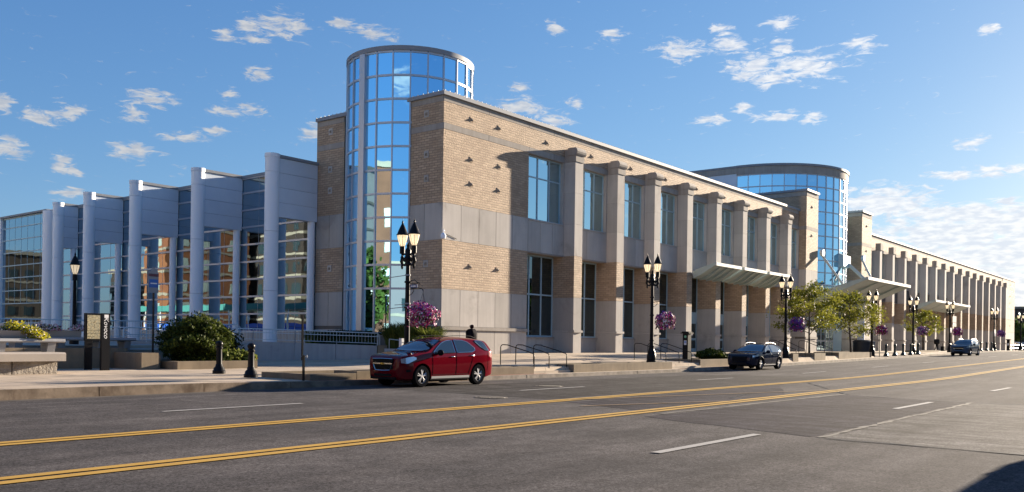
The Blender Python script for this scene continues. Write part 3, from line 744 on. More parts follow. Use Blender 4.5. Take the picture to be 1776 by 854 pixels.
# last bay: closed glass box at the far end
FB = 77.75
fr = MB()
for z in [2.5, 4.2, 5.35, 6.5, 7.6, 8.75, 9.9, 11.0, 11.85]: fr.box(33.88, 33.93, FB+.1, 86.75, z-.04, z+.04)
for k in range(8): y = FB+.1+(86.7-FB-.1)*k/7; fr.box(33.918, 33.93, y-.012, y+.012, 4.25, 11.8)
f = fr.build('curtain_wall_frame', FRAME, wing)
zz = [2.5, 4.2, 5.35, 6.5, 7.6, 8.75, 9.9, 11.0, 11.85]
for z0, z1 in zip(zz, zz[1:]):
    for k in range(7):
        y0 = FB+.1+(86.7-FB-.1)*k/7; y1 = FB+.1+(86.7-FB-.1)*(k+1)/7
        p = box('pane', 33.93, 33.945, y0+.01, y1-.01, z0+.01, z1-.01, GLW, f); p.rotation_euler = (0, math.radians(random.uniform(-.04, .04)), math.radians(random.uniform(-.04, .04)))
box('corner_post', 33.7, 34.0, 86.72, 87.1, 1.5, 12.0, COLW, wing)
MB().lathe([(.62, 1.9), (.62, 11.9)], (33.95, 77.25, 0), 28).build('corner_column', COLW, wing, 40)
box('roof_coping', 33.6, 50, 77.3, 87.15, 11.925, 12.07, COPE, wing)
box('base_wall', 33.72, 33.9, 77.9, 87, .2, 2.44, LIME, wing)

# ------------------------------------------------------------------ canopies over the doors
def canopy(x0, x1, yw, yf, zf, zw, name='entrance_canopy', ribs=3, thick=.16, sag=.55):
    """shallow wing canopy: higher at its street edge, curved underside, ribs below, bright edge"""
    e = empty(name, (x0, yw, zw)); attach(e, bld); n = 10
    top = [(yw+(yf-yw)*i/n, zw+(zf-zw)*(i/n)**.8) for i in range(n+1)]
    bot = [(y, z-thick-sag*(1-i/n)**1.0*math.sin(min(1, i/n*1.1+.42)*math.pi/2)*.9) for i, (y, z) in enumerate(top)]
    poly = top+bot[::-1]
    v = [(x0+.1, y, z) for y, z in poly]+[(x1-.1, y, z) for y, z in poly]; k = len(poly)
    f = [(i, (i+1) % k, k+(i+1) % k, k+i) for i in range(k)]
    f += [(i, k-1-i, k-2-i, i+1)[::-1] for i in range(n)]+[(k+i, k+k-1-i, k+k-2-i, k+i+1) for i in range(n)]
    mesh_obj('shell', v, f, CANOPY, e, 40)
    box('front_edge', x0, x1, yf-.12, yf, zf-thick-.05, zf+.06, CANOPYW, e)
    for xe, s in ((x0, 1), (x1-.1, 1)):
        v = [(xe, y, z+.05) for y, z in top]+[(xe, y, z-.02) for y, z in bot]+[(xe+.098, y, z+.05) for y, z in top]+[(xe+.098, y, z-.02) for y, z in bot]
        m = n+1; f = []
        for i in range(n): f += [(i, i+1, m+i+1, m+i), (2*m+i, 3*m+i, 3*m+i+1, 2*m+i+1), (i, 2*m+i, 2*m+i+1, i+1), (m+i, m+i+1, 3*m+i+1, 3*m+i)]
        mesh_obj('side_fascia', v, f, CANOPY, e, 40)
    for q in range(1, ribs+1):
        xr = x0+(x1-x0)*q/(ribs+1); rib = [(y, z) for y, z in bot]
        v = [(xr-.05, y, z+.02) for y, z in rib]+[(xr+.05, y, z+.02) for y, z in rib]+[(xr+.05, y, z-.10-.12*math.sin(math.pi*i/n)) for i, (y, z) in enumerate(rib)]+[(xr-.05, y, z-.10-.12*math.sin(math.pi*i/n)) for i, (y, z) in enumerate(rib)]
        m = n+1; f = []
        for i in range(n):
            for j in range(4): a, b = j*m, ((j+1) % 4)*m; f.append((a+i, a+i+1, b+i+1, b+i))
        mesh_obj('rib', v, f, CANOPY, e, 40)
    return e
for (a, b) in ((60.75, 65.2), (65.75, 70.15), (70.7, 75.2)): canopy(a, b, 31.15, 29.35, 7.5, 6.9, ribs=3, sag=.6, thick=.12)
for i in range(3): box('canopy_bracket', piersX[4+i]-.12, piersX[4+i]+.06, 29.9, 31.2, 7.35, 7.6, CANOPY, bld)
for k in range(4): canopy(124+5.1*k, 128.95+5.1*k, 31.15, 28.9, 7.5, 6.85, ribs=0, sag=.6)
for (a, b) in ((86.0, 93.2), (93.32, 100.6)): canopy(a, b, 31.2, 26.0, 7.95, 6.3, ribs=1, sag=.9, thick=.16)
# masts that hold the big canopy
for (xa, za) in ((88.3, 10.7), (101.3, 11.2)):
    t = MB().tube([(xa, 31.28, za), (xa+(.4 if xa < 90 else -1.6), 29.0, 7.3)], .11, 10); t.build('canopy_stay', CANOPYW, bld, 50)
    MB().lathe([(.0, -.05), (.34, -.05), (.36, .0), (.34, .22), (0, .24)], (xa, 31.0, za), 14, 'y').build('stay_anchor', RAIL, bld, 40)
MB().tube([(95.3, 31.0, 10.3), (96.0, 28.4, 7.6)], .17, 10).build('canopy_stay', CANOPYW, bld, 50)
MB().tube([(94.6, 31.2, 10.1), (92.4, 31.2, 8.2)], .10, 8).build('canopy_stay', CANOPY, bld, 50)
h = MB().prism_x([(30.7, 9.75), (31.6, 9.6), (32.2, 9.8), (32.2, 11.0), (31.5, 11.25), (30.7, 10.9)], 93.6, 95.8); h.build('stay_anchor', FRAME, bld)
# cctv camera on the corner
cv = MB().lathe([(.02, -.34), (.12, -.30), (.15, -.16), (.11, -.05), (.05, 0)], (33.82, 31.75, 7.15), 12); c = cv.build('security_camera', COLW, bld, 40)
MB().tube([(33.82, 31.75, 7.15), (33.82, 31.75, 7.3), (34.15, 32.0, 7.3)], .03, 6).build('bracket', COLW, c)
MB().tube([(34.1, 31.97, 7.18), (35.1, 31.97, 6.95)], .015, 5).build('cable', BLACKM, c)
# ------------------------------------------------------------------ street lamps
LGL = mat('lantern_glass', (.92, .84, .68), .35)
n, b = nodes(LGL); t_ = n.add('ShaderNodeBsdfTranslucent'); t_.inputs[0].default_value = (1, .92, .76, 1); mx_ = n.add('ShaderNodeMixShader'); mx_.inputs[0].default_value = .6; b.inputs['Emission Color'].default_value = (1, .80, .55, 1); b.inputs['Emission Strength'].default_value = .30
n.l.new(b.outputs[0], mx_.inputs[1]); n.l.new(t_.outputs[0], mx_.inputs[2]); n.l.new(mx_.outputs[0], n.n['Material Output'].inputs[0])
def lantern(parent, x, y, z, m=BLACKM):
    """tapered lantern on its own holder: local coordinates"""
    l = MB().lathe([(.05, 0), (.075, .03), (.035, .10), (.045, .16), (.10, .18), (.10, .44), (.075, .46)], (x, y, z), 12).build('lantern_holder', m, parent, 40, False)
    g = MB().lathe([(.085, .46), (.13, .56), (.175, .72), (.20, .84), (.19, .88)], (x, y, z), 8).build('lantern_glass', LGL, l, None, False)
    fr = MB()
    for k in range(8):
        a = 2*math.pi*k/8; fr.tube([(x+r*math.cos(a), y+r*math.sin(a), z+h) for r, h in ((.088, .46), (.178, .72), (.203, .84))], .008, 4)
    fr.build('lantern_frame', m, l, None, False)
    MB().lathe([(.225, .86), (.235, .885), (.20, .92), (.15, 1.06), (.09, 1.19), (.05, 1.27), (.03, 1.30), (.04, 1.335), (.03, 1.37), (.008, 1.43), (.0, 1.50)], (x, y, z), 16).build('lantern_roof', m, l, 35, False)
def twin_lamp(loc, label, m=BLACKM):
    e = empty('street_lamp', loc, 0, label, 'street lamp', 'twin lantern street lamps along the street')
    b = MB().lathe([(.27, 0), (.27, .16), (.24, .20), (.25, .26), (.24, .50), (.21, .56), (.22, .62), (.16, .74), (.13, .90), (.15, .95), (.12, 1.0)], (0, 0, 0), 16).build('base', m, e, 35, False)
    s = MB()
    n = 12; prof = [(.115, 1.0), (.10, 1.2), (.095, 2.4), (.085, 3.6), (.075, 4.2)]
    s.lathe(prof, (0, 0, 0), 16)
    for z in (1.25, 2.6, 3.55): s.lathe([(.10, z-.04), (.125, z-.02), (.125, z+.02), (.10, z+.04)], (0, 0, 0), 16)
    s.lathe([(.08, 4.15), (.13, 4.2), (.11, 4.3), (.16, 4.42), (.10, 4.55), (.12, 4.72), (.05, 4.84), (.07, 4.92), (0, 5.02)], (0, 0, 0), 14)
    s.build('pole', m, e, 40, False)
    a = MB()
    for sg in (-1, 1):
        pts = [(0, sg*.06, 4.28), (0, sg*.16, 4.18), (0, sg*.30, 4.20), (0, sg*.37, 4.32), (0, sg*.33, 4.44)]; a.tube(pts, .045, 8)
        a.tube([(0, sg*.05, 4.52), (0, sg*.18, 4.60), (0, sg*.30, 4.56), (0, sg*.36, 4.46)], .035, 8)
        a.lathe([(0, 4.02), (.035, 4.06), (.05, 4.14), (.04, 4.2), (.06, 4.26), (.04, 4.34), (.07, 4.42), (.04, 4.46)], (0, sg*.31, 0), 10)
        a.lathe([(.02, 0), (.07, .05), (.07, .12), (.02, .16)], (0, sg*.18, 4.30), 8)
    a.box(-.05, .05, -.30, .30, 4.34, 4.42)
    a.build('cross_arm', m, e, 40, False)
    for sg in (-1, 1): lantern(e, 0, sg*.31, 4.44, m)
    k = MB().tube([(0, -.08, 3.28), (0, -.30, 3.30), (0, -.55, 3.32), (0, -.75, 3.28), (0, -.80, 3.22)], .018, 6)
    k.tube([(0, -.09, 3.05), (0, -.22, 3.10), (0, -.32, 3.22), (0, -.28, 3.3)], .014, 6)
    k.build('basket_bracket', m, e, None, False)
    return e
lampX = [23.25, 41.4, 60.0, 79.6, 92.8, 108.0, 133.0, 153.3]
def lz(x, y=23.6): return walk_z(x, y)
LL = ['nearest twin lantern lamp on a black pole behind the red suv', 'black twin lantern lamp on the low wall left of the parking kiosk', 'black twin lantern lamp just behind the black wagon', 'twin lantern lamp half hidden by the second tree by the big canopy',
      'twin lantern lamp among the row of five bollards', 'twin lantern lamp directly behind the blue crossover', 'twin lantern lamp near the far corner of the building', 'twin lantern lamp past the far end of the building']
lamp0 = twin_lamp((lampX[0], 23.6, lz(lampX[0])), LL[0])
cm = children_map()
for i in range(1, 8): clone(lamp0, (lampX[i], 23.6, lz(lampX[i])), None, LL[i], None, cm)
# things fixed to the first lamp post: street name plate and strap clamps
sg_ = empty('small_sign', (23.25, 23.6, lz(23.25)), 0, 'small dark blue name plate hanging from a scroll arm on the nearest lamp post', 'sign')
BLUE = mat('sign_blue', (.02, .05, .16), .4); WHITE = mat('sign_white', (.75, .75, .75), .5)
MB().box(-.02, .02, -.50, -.12, 3.33, 3.45).build('plate', BLUE, sg_, None, False)
MB().box(-.024, -.02, -.44, -.18, 3.36, 3.41).build('lettering', WHITE, sg_, None, False)
MB().tube([(0, -.1, 3.50), (0, -.2, 3.60), (0, -.35, 3.62), (0, -.5, 3.52), (0, -.62, 3.50), (0, -.64, 3.44)], .014, 6).tube([(0, -.1, 3.49), (0, -.6, 3.49)], .012, 6).build('scroll_arm', BLACKM, sg_, None, False)
bn = empty('banner_bracket', (23.25, 23.6, lz(23.25)), 0, 'empty thin banner arms clamped to the nearest lamp post', 'bracket')
MB().tube([(-.02, .1, 3.80), (-.1, .8, 3.74)], .014, 5).tube([(-.02, .1, 2.62), (-.1, .95, 2.56)], .014, 5).tube([(-.02, .1, 2.72), (-.08, .6, 2.70)], .012, 5).build('arm', COPE, bn, None, False)
MB().lathe([(.112, 0), (.112, .05)], (0, 0, 3.78), 12).lathe([(.116, 0), (.116, .05)], (0, 0, 2.6), 12).lathe([(.118, 0), (.118, .05)], (0, 0, 2.72), 12).build('strap', COPE, bn, None, False)
pb = empty('push_button_box', (23.25, 23.6, lz(23.25)), 0, 'small pale pedestrian button box strapped beside the nearest lamp pole', 'box')
MB().box(-.06, .06, .22, .36, .85, 1.45).build('body', WHITE, pb, None, False); MB().tube([(0, .08, 1.3), (0, .22, 1.3)], .012, 5).tube([(0, .08, .95), (0, .22, .95)], .012, 5).build('strap', COPE, pb, None, False)

# flowers and leaves
def leafmesh(name, P, size, m, parent=None, world=True, aspect=1.5, var=None, normals=None, flat=.0, kind='stuff', mats=None, fm=None):
    """many small leaf quads at points P"""
    n = len(P); a = RNG.normal(size=(n, 3)); 
    if normals is not None: a = a*(1-flat)+normals*flat*2
    a /= np.linalg.norm(a, axis=1)[:, None]+1e-9
    b = RNG.normal(size=(n, 3)); b -= (b*a).sum(1)[:, None]*a; b /= np.linalg.norm(b, axis=1)[:, None]+1e-9
    c = np.cross(a, b); s = (size*RNG.uniform(.6, 1.25, n))[:, None]/2
    V = np.stack([P-b*s*aspect, P+c*s, P+b*s*aspect, P-c*s], 1).reshape(-1, 3)
    me = bpy.data.meshes.new(name); me.vertices.add(4*n); me.vertices.foreach_set('co', V.ravel())
    me.loops.add(4*n); me.loops.foreach_set('vertex_index', np.arange(4*n, dtype=np.int32))
    me.polygons.add(n); me.polygons.foreach_set('loop_start', np.arange(0, 4*n, 4, dtype=np.int32)); 
    if mats:
        for q in mats: me.materials.append(q)
        me.polygons.foreach_set('material_index', fm.astype(np.int32))
    else: me.materials.append(m)
    at = me.attributes.new('var', 'FLOAT', 'FACE'); at.data.foreach_set('value', (var if var is not None else RNG.random(n)).astype(np.float32))
    me.update(calc_edges=True); me.validate()
    o = bpy.data.objects.new(name, me); COL.objects.link(o)
    if parent: attach(o, parent, world)
    if kind: o['kind'] = kind
    return o
def blob(n, c, r, lump=.25, seed=0, shell=.55, squash_bottom=.0):
    """points through a lumpy ellipsoid, denser near its skin"""
    g = np.random.default_rng(seed); d = g.normal(size=(n, 3)); d /= np.linalg.norm(d, axis=1)[:, None]
    ph = g.uniform(0, 6.28, (6, 1)); fr = g.uniform(2, 5, (6, 3))
    l = 1+lump*sum(np.sin((d@fr[i][:, None]).ravel()*1.6+ph[i])/2.4 for i in range(6))
    q = (shell+(1-shell)*g.random(n)**.5)*l; p = d*q[:, None]
    if squash_bottom: p[:, 2] = np.where(p[:, 2] < 0, p[:, 2]*squash_bottom, p[:, 2])
    return p*np.array(r)+np.array(c)
FL = [mat('pink_petal', (.62, .12, .28), .6), mat('magenta_petal', (.42, .03, .25), .6), mat('white_petal', (.75, .68, .70), .6), mat('violet_petal', (.13, .05, .30), .6), mat('basket_leaf', (.05, .09, .02), .7), mat('red_petal', (.45, .02, .05), .6)]
def basket(i, rad, mix, label):
    x = lampX[i]; z = lz(x); e = empty('flower_basket', (x, 23.6-.80, z+2.35), 0, label, 'flower basket', 'hanging flower baskets on the lamp posts')
    MB().lathe([(.05, -.30), (.16, -.26), (.25, -.12), (.27, .02), (.24, .02)], (0, 0, 0), 14).build('basket', BLACKM, e, 40, False)
    w = MB()
    for k in range(3): a = 2.1*k; w.tube([(.25*math.cos(a), .25*math.sin(a), .02), (0, 0, .78)], .006, 4)
    w.tube([(0, 0, .78), (0, 0, .86)], .01, 4).build('hanging_wire', BLACKM, e, None, False)
    n = 2600 if i == 0 else 900; P = blob(n, (0, 0, 0), (rad, rad, rad*.82), .28, 40+i, .72)
    tails = []
    for q in range(11):
        a = q*.571+i; L = rad*(.35+.35*((q*7) % 5)/5); tt = np.linspace(0, 1, 26)[:, None]; g_ = np.random.default_rng(q+i*20)
        tails.append(np.hstack([np.cos(a)*rad*(.82+.12*tt), np.sin(a)*rad*(.82+.12*tt), -rad*.35-L*tt])+g_.normal(size=(26, 3))*.035)
    P = np.concatenate([P]+tails); n = len(P)
    fm = np.random.default_rng(i).choice(len(FL), n, p=mix); up_ = P[:, 2] > rad*.25; r_ = np.random.default_rng(i+9).random(n); fm = np.where(up_ & (r_ < .2), 3, fm); fm = np.where(~up_ & (r_ > .82), 4, fm)
    leafmesh('flowers', P, .075 if i == 0 else .11, None, e, False, 1.0, mats=FL, fm=fm, normals=P/np.linalg.norm(P, axis=1)[:, None], flat=.5)
basket(0, .50, [.40, .20, .22, .04, .14, 0], 'big round basket of pink, magenta and white petunias on the nearest lamp')
basket(1, .50, [.30, .10, .28, .20, .12, 0], 'lilac and white flower basket hanging in front of the brick pier')
basket(2, .50, [.04, .22, .04, .58, .12, 0], 'deep purple flower basket hanging beside the first street tree')
basket(3, .46, [.12, .30, .12, .10, .08, .28], 'red and dark pink flower basket by the parking sign')
basket(4, .50, [.22, .12, .26, .28, .12, 0], 'violet and white basket hanging above the bollards')
basket(5, .50, [.06, .50, .02, .30, .10, .02], 'plum coloured basket hanging above the blue crossover')
basket(6, .50, [.10, .20, .10, .50, .10, 0], 'dusky purple basket on the lamp near the far corner of the building')

# single lantern lamp on the left terrace
e = empty('street_lamp', (18.75, 40.2, 1.1), 0, 'single lantern lamp in front of the glass wing on the left', 'street lamp')
MB().lathe([(.2, 0), (.2, .3), (.12, .5), (.09, .7), (.07, 2.9), (.1, 2.95)], (0, 0, 0), 14).build('pole', BLACKM, e, 40, False); lantern(e, 0, 0, 2.72)

# ------------------------------------------------------------------ bollards
def bollard(loc, label, h=1.12, m=BLACKM, grp='black bollards with round heads'):
    e = empty('bollard', loc, 0, label, 'bollard', grp)
    MB().lathe([(.23, 0), (.23, .10), (.20, .13), (.19, .20), (.13, .26), (.125, .32), (.11, .34)], (0, 0, 0), 16).build('base', m, e, 40, False)
    MB().lathe([(.11, .33), (.105, .36), (.098, h-.30), (.125, h-.27), (.125, h-.22), (.09, h-.19)], (0, 0, 0), 16).build('shaft', m, e, 40, False)
    MB().lathe([(.09, h-.2), (.122, h-.16), (.13, h-.09), (.105, h-.03), (.05, h), (0, h+.005)], (0, 0, 0), 16).build('head', m, e, 40, False)
    return e
bollard((18.26, 28.07, .25), 'black bollard in front of the shrub planter, the left of the two', 1.17)
bollard((17.34, 24.83, .25), 'black bollard nearer the street, the right one of the two by the planter', 1.13)
b0 = None
for i, x in enumerate([81.7, 84.4, 87.1, 89.7, 92.3]):
    lab = ['green black bollard nearest the parking sign in the kerbside row', 'second bollard of the kerbside row right of the parking sign', 'middle bollard of the five in the kerbside row', 'bollard standing directly in front of the lamp pole', 'last bollard of the five, beside the small tree planter'][i]
    if b0 is None: b0 = bollard((x, 23.0, walk_z(x, 23)), lab, 1.1, GREENM, 'dark green bollards along the kerb'); cm = children_map()
    else: clone(b0, (x, 23.0, walk_z(x, 23)), None, lab, None, cm)
for i, x in enumerate([117.8, 121.4, 124.9, 128.2]):
    clone(b0, (x, 23.0, walk_z(x, 23)), None, ['far bollard just right of the blue crossover', 'second far bollard right of the blue crossover', 'third far bollard right of the blue crossover', 'far bollard beside the lamp near the building corner'][i], None, cm)

# ------------------------------------------------------------------ low walls, planters and steps by the kerb
def lowwall(x0, x1, y0, y1, z0, z1, label, soil=True, seg=3.0, name='planter_wall', t=.3):
    e = empty(name, (x0, y0, z0), 0, label, 'planter wall'); n = max(1, round((x1-x0)/seg)); g = .006
    for i in range(n): a, b = x0+(x1-x0)*i/n, x0+(x1-x0)*(i+1)/n; box('wall_block', a+g, b-g, y0, y0+t, z0-.2, z1, LOWWALL, e)
    box('wall_block', x0, x0+t, y0+t+.004, y1, z0-.2, z1-.003, LOWWALL, e); box('wall_block', x1-t, x1, y0+t+.004, y1, z0-.2, z1-.003, LOWWALL, e)
    box('wall_block', x0+t+.004, x1-t-.004, y1-t, y1, z0-.2, z1-.006, LOWWALL, e)
    if soil: box('soil', x0+t, x1-t, y0+t, y1-t, z0, z1-.07, SOIL, e)
    return e
lowwall(20.3, 30.3, 23.0, 24.2, .12, .46, 'low concrete planter wall directly behind the red suv', seg=3.3)
e = empty('planter_wall', (18.0, 23.0, .2), 0, 'low edge of an empty planting bed left of the red suv', 'planter wall')
box('wall_block', 18.3, 20.28, 23.0, 23.22, 0, .40, LOWWALL, e); box('wall_block', 18.3, 18.52, 23.23, 25.4, 0, .398, LOWWALL, e); box('wall_block', 18.3, 24, 25.41, 25.6, 0, .395, LOWWALL, e); box('soil', 18.5, 24, 23.2, 25.4, .1, .3, SOIL, e)
lowwall(33.3, 42.6, 23.0, 24.6, .15, .52, 'low concrete planter wall that carries the second lamp post', seg=4.6)
lowwall(46.3, 53.0, 23.2, 25.6, .2, .62, 'low planter wall with the clipped round bush, beside the black wagon', seg=3.3)
lowwall(60.4, 61.4, 23.2, 25, .3, .9, 'short low wall block at the foot of the lamp behind the black wagon', False)
lowwall(64.6, 66.9, 23.2, 25, .35, .92, 'short low wall block under the first street tree', True, 4)
lowwall(69.9, 78.2, 23.2, 25.2, .4, .96, 'long low planter wall under the second street tree', True, 4)
lowwall(103, 111, 25.4, 27, .7, 1.05, 'low dark planter box under the small far tree', True, 4)
def steps(x0, x1, label):
    e = empty('steps', (x0, 23.1, .2), 0, label, 'steps')
    for i in range(3): box('step', x0, x1, 23.15+.38*i, 25.2, .1+.0, walk_z(x0, 23.1)+.13*(i+1), CONC, e) if False else box('step', x0, x1, 23.15+.38*i, 23.15+.38*(i+1)-.004 if i < 2 else 25.4, .05, walk_z((x0+x1)/2, 23.1)+.11*(i+1), CONC, e)
steps(30.35, 33.25, 'short flight of concrete steps between the low walls right of the red suv')
steps(42.65, 46.25, 'short flight of concrete steps by the parking kiosk')
def handrail(x, y0, y1, zl, zu, label, grp):
    """bent steel tube: upper post, sloping top, lower post, going down towards the street"""
    e = empty('handrail', (x, y0, zl), 0, label, 'handrail', grp); r = .022
    h = .92
    pts = [(0, y1-y0, zu-zl), (0, y1-y0, zu-zl+h-.10), (0, y1-y0-.04, zu-zl+h-.03), (0, y1-y0-.12, zu-zl+h), (0, y1-y0-.42, zu-zl+h-.01), (0, y1-y0-.55, zu-zl+h-.05), (0, .32, h+.02), (0, .2, h-.03), (0, .07, h-.05), (0, .01, h-.11), (0, 0, h-.2), (0, 0, 0)]
    MB().tube(pts, r, 8).build('rail', BLACKM, e, 60, False)
    MB().lathe([(.05, 0), (.05, .015), (.025, .02)], (0, 0, 0), 10).lathe([(.05, 0), (.05, .015), (.025, .02)], (0, y1-y0, zu-zl), 10).build('foot', BLACKM, e, None, False)
    return e
for i, (x, lab) in enumerate(((30.7, 'left one of the three black handrails nearest the red suv'), (31.8, 'middle of the three black handrails nearest the red suv'), (33.15, 'right one of the three handrails, against the low wall'))):
    handrail(x, 23.3, 25.2, walk_z(x, 23.2), .46, lab, 'black handrails at the steps')
for i, (x, lab) in enumerate(((43.0, 'handrail right beside the second lamp post'), (44.5, 'handrail in the middle of the steps by the kiosk'), (46.0, 'handrail that ends in front of the parking kiosk'))):
    handrail(x, 23.6, 25.6, walk_z(x, 23.2), .58, lab, 'black handrails at the steps')
for i, (x, lab) in enumerate(((62.0, 'handrail nearest the lamp behind the black wagon'), (63.8, 'handrail between the low blocks under the first tree'), (67.8, 'handrail right of the first tree trunk'), (69.5, 'handrail beside the long low wall by the second tree'))):
    handrail(x, 23.6, 25.6, walk_z(x, 23.2), .92, lab, 'black handrails at the steps')

# parking pay station
e = empty('pay_station', (46.55, 24.2, .6), 0, 'black parking pay station with green dot and white notice', 'pay station')
MB().box(-.20, .20, -.17, .17, 0, 1.5).build('cabinet', BLACKM, e, None, False)
MB().prism([(-.30, -.28), (.30, -.28), (.30, .26), (-.30, .26)], 1.5, 1.56).prism([(-.24, -.22), (.24, -.22), (.24, .2), (-.24, .2)], 1.56, 1.62).build('roof', BLACKM, e, None, False)
G_ = mat('green_dot', (.15, .45, .28), .4)
m = MB(); m.lathe([(0, 0), (.075, 0), (.075, .006), (0, .006)], (0, 0, 0), 18, 'y'); o = m.build('dot', G_, e, None, False); o.location = (-.206, 0, 1.32); o.rotation_euler = (0, 0, -math.pi/2)
MB().box(-.208, -.20, -.08, .08, .84, 1.10).build('notice', WHITE, e, None, False); MB().box(-.211, -.208, -.06, .06, .93, 1.07).build('notice_print', mat('pale_blue_print', (.25, .35, .6), .5), e, None, False)

# post beside the kerb, square tube on a stub
e = empty('sign_post', (18.0, 22.95, .2), 0, 'bare black perforated post bolted to a stub, left of the red suv', 'post')
MB().box(-.03, .03, -.03, .03, 0, .82).build('stub', BLACKM, e, None, False); MB().box(-.085, -.035, -.025, .025, .66, 2.10).build('tube', BLACKM, e, None, False)
MB().tube([(-.13, 0, .78), (.12, 0, .78)], .016, 6).tube([(.12, 0, .74), (.12, 0, .83)], .02, 6).build('bolt', COPE, e, None, False)

# ------------------------------------------------------------------ left forecourt
e = empty('stone_bench', (13.8, 30.7, .25), 0, 'large stone seat with thick slab on rough blocks at the left edge', 'bench')
sl = MB().prism_x([(30.35, .68), (32.0, .68), (32.0, .97), (30.42, .97), (30.35, .92)], 7.5, 13.9); sl.build('slab', varied('bench_slab', (.40, .35, .30), (.34, .30, .26), .8, .8, .2, 30), e)
RGH = varied('rough_stone', (.38, .34, .29), (.24, .21, .18), .95, 3, .9, 12, bdist=.06)
xs = [7.6, 8.6, 9.8, 10.7, 11.25, 11.65, 12.3, 13.75]
for a, b in zip(xs, xs[1:]): box('stone', a+.02, b-.02, 30.62, 31.9, .2, .675, RGH, e)
box('core', 7.7, 13.7, 30.7, 31.8, .2, .67, STUD, e)
def slab_table(x0, x1, y0, y1, z0, z1, legs, label):
    e = empty('concrete_table', (x0, y0, z0), 0, label, 'table')
    TB = MATS.get('table_concrete') or varied('table_concrete', (.34, .34, .35), (.27, .27, .28), .7, 1.5, .2, 30)
    MB().prism_x([(y0, z1-.09), (y0+.03, z1), (y1-.03, z1), (y1, z1-.09), (y1-.06, z1-.13), (y0+.06, z1-.13)], x0, x1).build('top', TB, e)
    for lx in legs: MB().prism_x([(y0+.22, z0), (y1-.22, z0), (y1-.1, z1-.132), (y0+.1, z1-.132)], lx-.13, lx+.13).build('leg', TB, e)
    return e
slab_table(8.5, 14.2, 31.05, 31.9, .97, 1.42, (10.6, 12.2, 13.8), 'concrete table slab standing on the stone seat, far left')
slab_table(14.2, 19.2, 35.6, 36.5, .95, 1.46, (14.6, 16.2, 17.8, 18.9), 'long low concrete table behind the map stand')
def trough(x0, x1, y0, y1, z, label, mixc, n, seed, fc, r, trail=None):
    e = empty('flower_trough', (x0, y0, z), 0, label, 'flower trough')
    MB().prism_x([(y0+.08, z), (y1-.08, z), (y1, z+.26), (y0, z+.26)], x0, x1).build('trough', MATS['bench_slab'], e)
    P = np.concatenate([blob(n//len(fc), c, r, .3, seed+i, .4, .3) for i, c in enumerate(fc)]); fm = np.random.default_rng(seed).choice(len(FL)+1, len(P), p=mixc)
    leafmesh('flowers', P, .06, None, e, True, 1.1, mats=FL+[LEAF_Y], fm=fm)
    return e
trough(8.9, 13.3, 31.3, 31.75, 1.42, 'grey trough with white blossoms and trailing yellow flowers, far left', [.0, 0, .10, 0, .22, 0, .68], 3300, 5, [(13.15, 31.35, 1.62), (12.7, 31.5, 1.76), (13.35, 31.25, 1.45)], (.35, .25, .24))
P = blob(500, (11.9, 31.5, 1.73), (.5, .15, .07), .3, 12); leafmesh('white_flowers', P, .055, None, [o for o in COL.objects if o.name.startswith('flower_trough')][0], True, 1, mats=[FL[2], FL[4]], fm=np.random.default_rng(2).choice(2, 500))
trough(15.0, 17.0, 35.8, 36.3, 1.46, 'grey trough of cream and pink flowers left of the map stand', [.16, .03, .46, 0, .30, 0, .05], 1800, 15, [(15.5, 36.0, 1.80), (15.9, 35.95, 1.76), (17.0, 36.0, 1.78)], (.36, .26, .2))
e = empty('garden_wall', (13.9, 34.6, .25), 0, 'plain low concrete wall behind the map stand', 'wall')
for a, b in ((12.0, 14.3), (14.3, 16.6), (16.6, 18.3)): box('wall_panel', a+.01, b-.01, 34.6, 34.9, 0, 1.05, LOWWALL, e)
# map stand and pylon with vertical script
e = empty('map_stand', (16.3, 33.45, .25), 0, 'black stand holding a tan illustrated map of downtown', 'map stand')
MB().box(-.30, -.02, -.03, .03, 0, 2.12).build('post', BLACKM, e, None, False)
MB().box(-.32, .36, -.05, .05, 1.10, 2.14).build('frame', BLACKM, e, None, False)
MP = mat('map_print', (.4, .36, .24), .6); n, b = nodes(MP); p = pos(n)
v = n.add('ShaderNodeTexVoronoi', feature='DISTANCE_TO_EDGE'); v.inputs['Scale'].default_value = 9; n.l.new(p, v.inputs['Vector'])
n.l.new(n.mix(n.mapr(v.outputs['Distance'], .02, .07), (.16, .13, .08), n.mix(n.mapr(n.noise(p, 12, 3), .4, .6), (.46, .40, .25), (.33, .31, .22))), b.inputs['Base Color'])
MB().box(-.235, .31, -.056, -.05, 1.17, 2.07).build('map', MP, e, None, False)
for k in range(3): MB().box(-.235, .31, -.059, -.056, 1.24+.12*k, 1.25+.12*k).build('map_line', BLACKM, e, None, False)
e = empty('pylon_sign', (16.3, 32.5, .25), 0, 'tall narrow black pylon with white script lettering running down it', 'pylon sign')
MB().box(-.155, .155, -.07, .07, 0, 2.13).build('pylon', BLACKM, e, None, False)
def text(s, size, m, parent, loc, rot, name='lettering', world=False, shear=0, ext=.002):
    cu = bpy.data.curves.new(name, 'FONT'); cu.body = s; cu.size = size; cu.align_x = 'CENTER'; cu.align_y = 'CENTER'; cu.extrude = ext; cu.shear = shear
    t = bpy.data.objects.new('tmp', cu); COL.objects.link(t); dg = bpy.context.evaluated_depsgraph_get(); me = bpy.data.meshes.new_from_object(t.evaluated_get(dg)); bpy.data.objects.remove(t)
    me.materials.clear(); me.materials.append(m); o = bpy.data.objects.new(name, me); COL.objects.link(o); o.location = loc; o.rotation_euler = rot; attach(o, parent, world); return o
text('Kovoco', .25, WHITE, e, (0, -.074, 1.60), (math.pi/2, math.pi/2, 0), shear=.3)
MB().box(-.07, .09, -.076, -.07, 1.96, 2.08).build('emblem', WHITE, e, None, False)
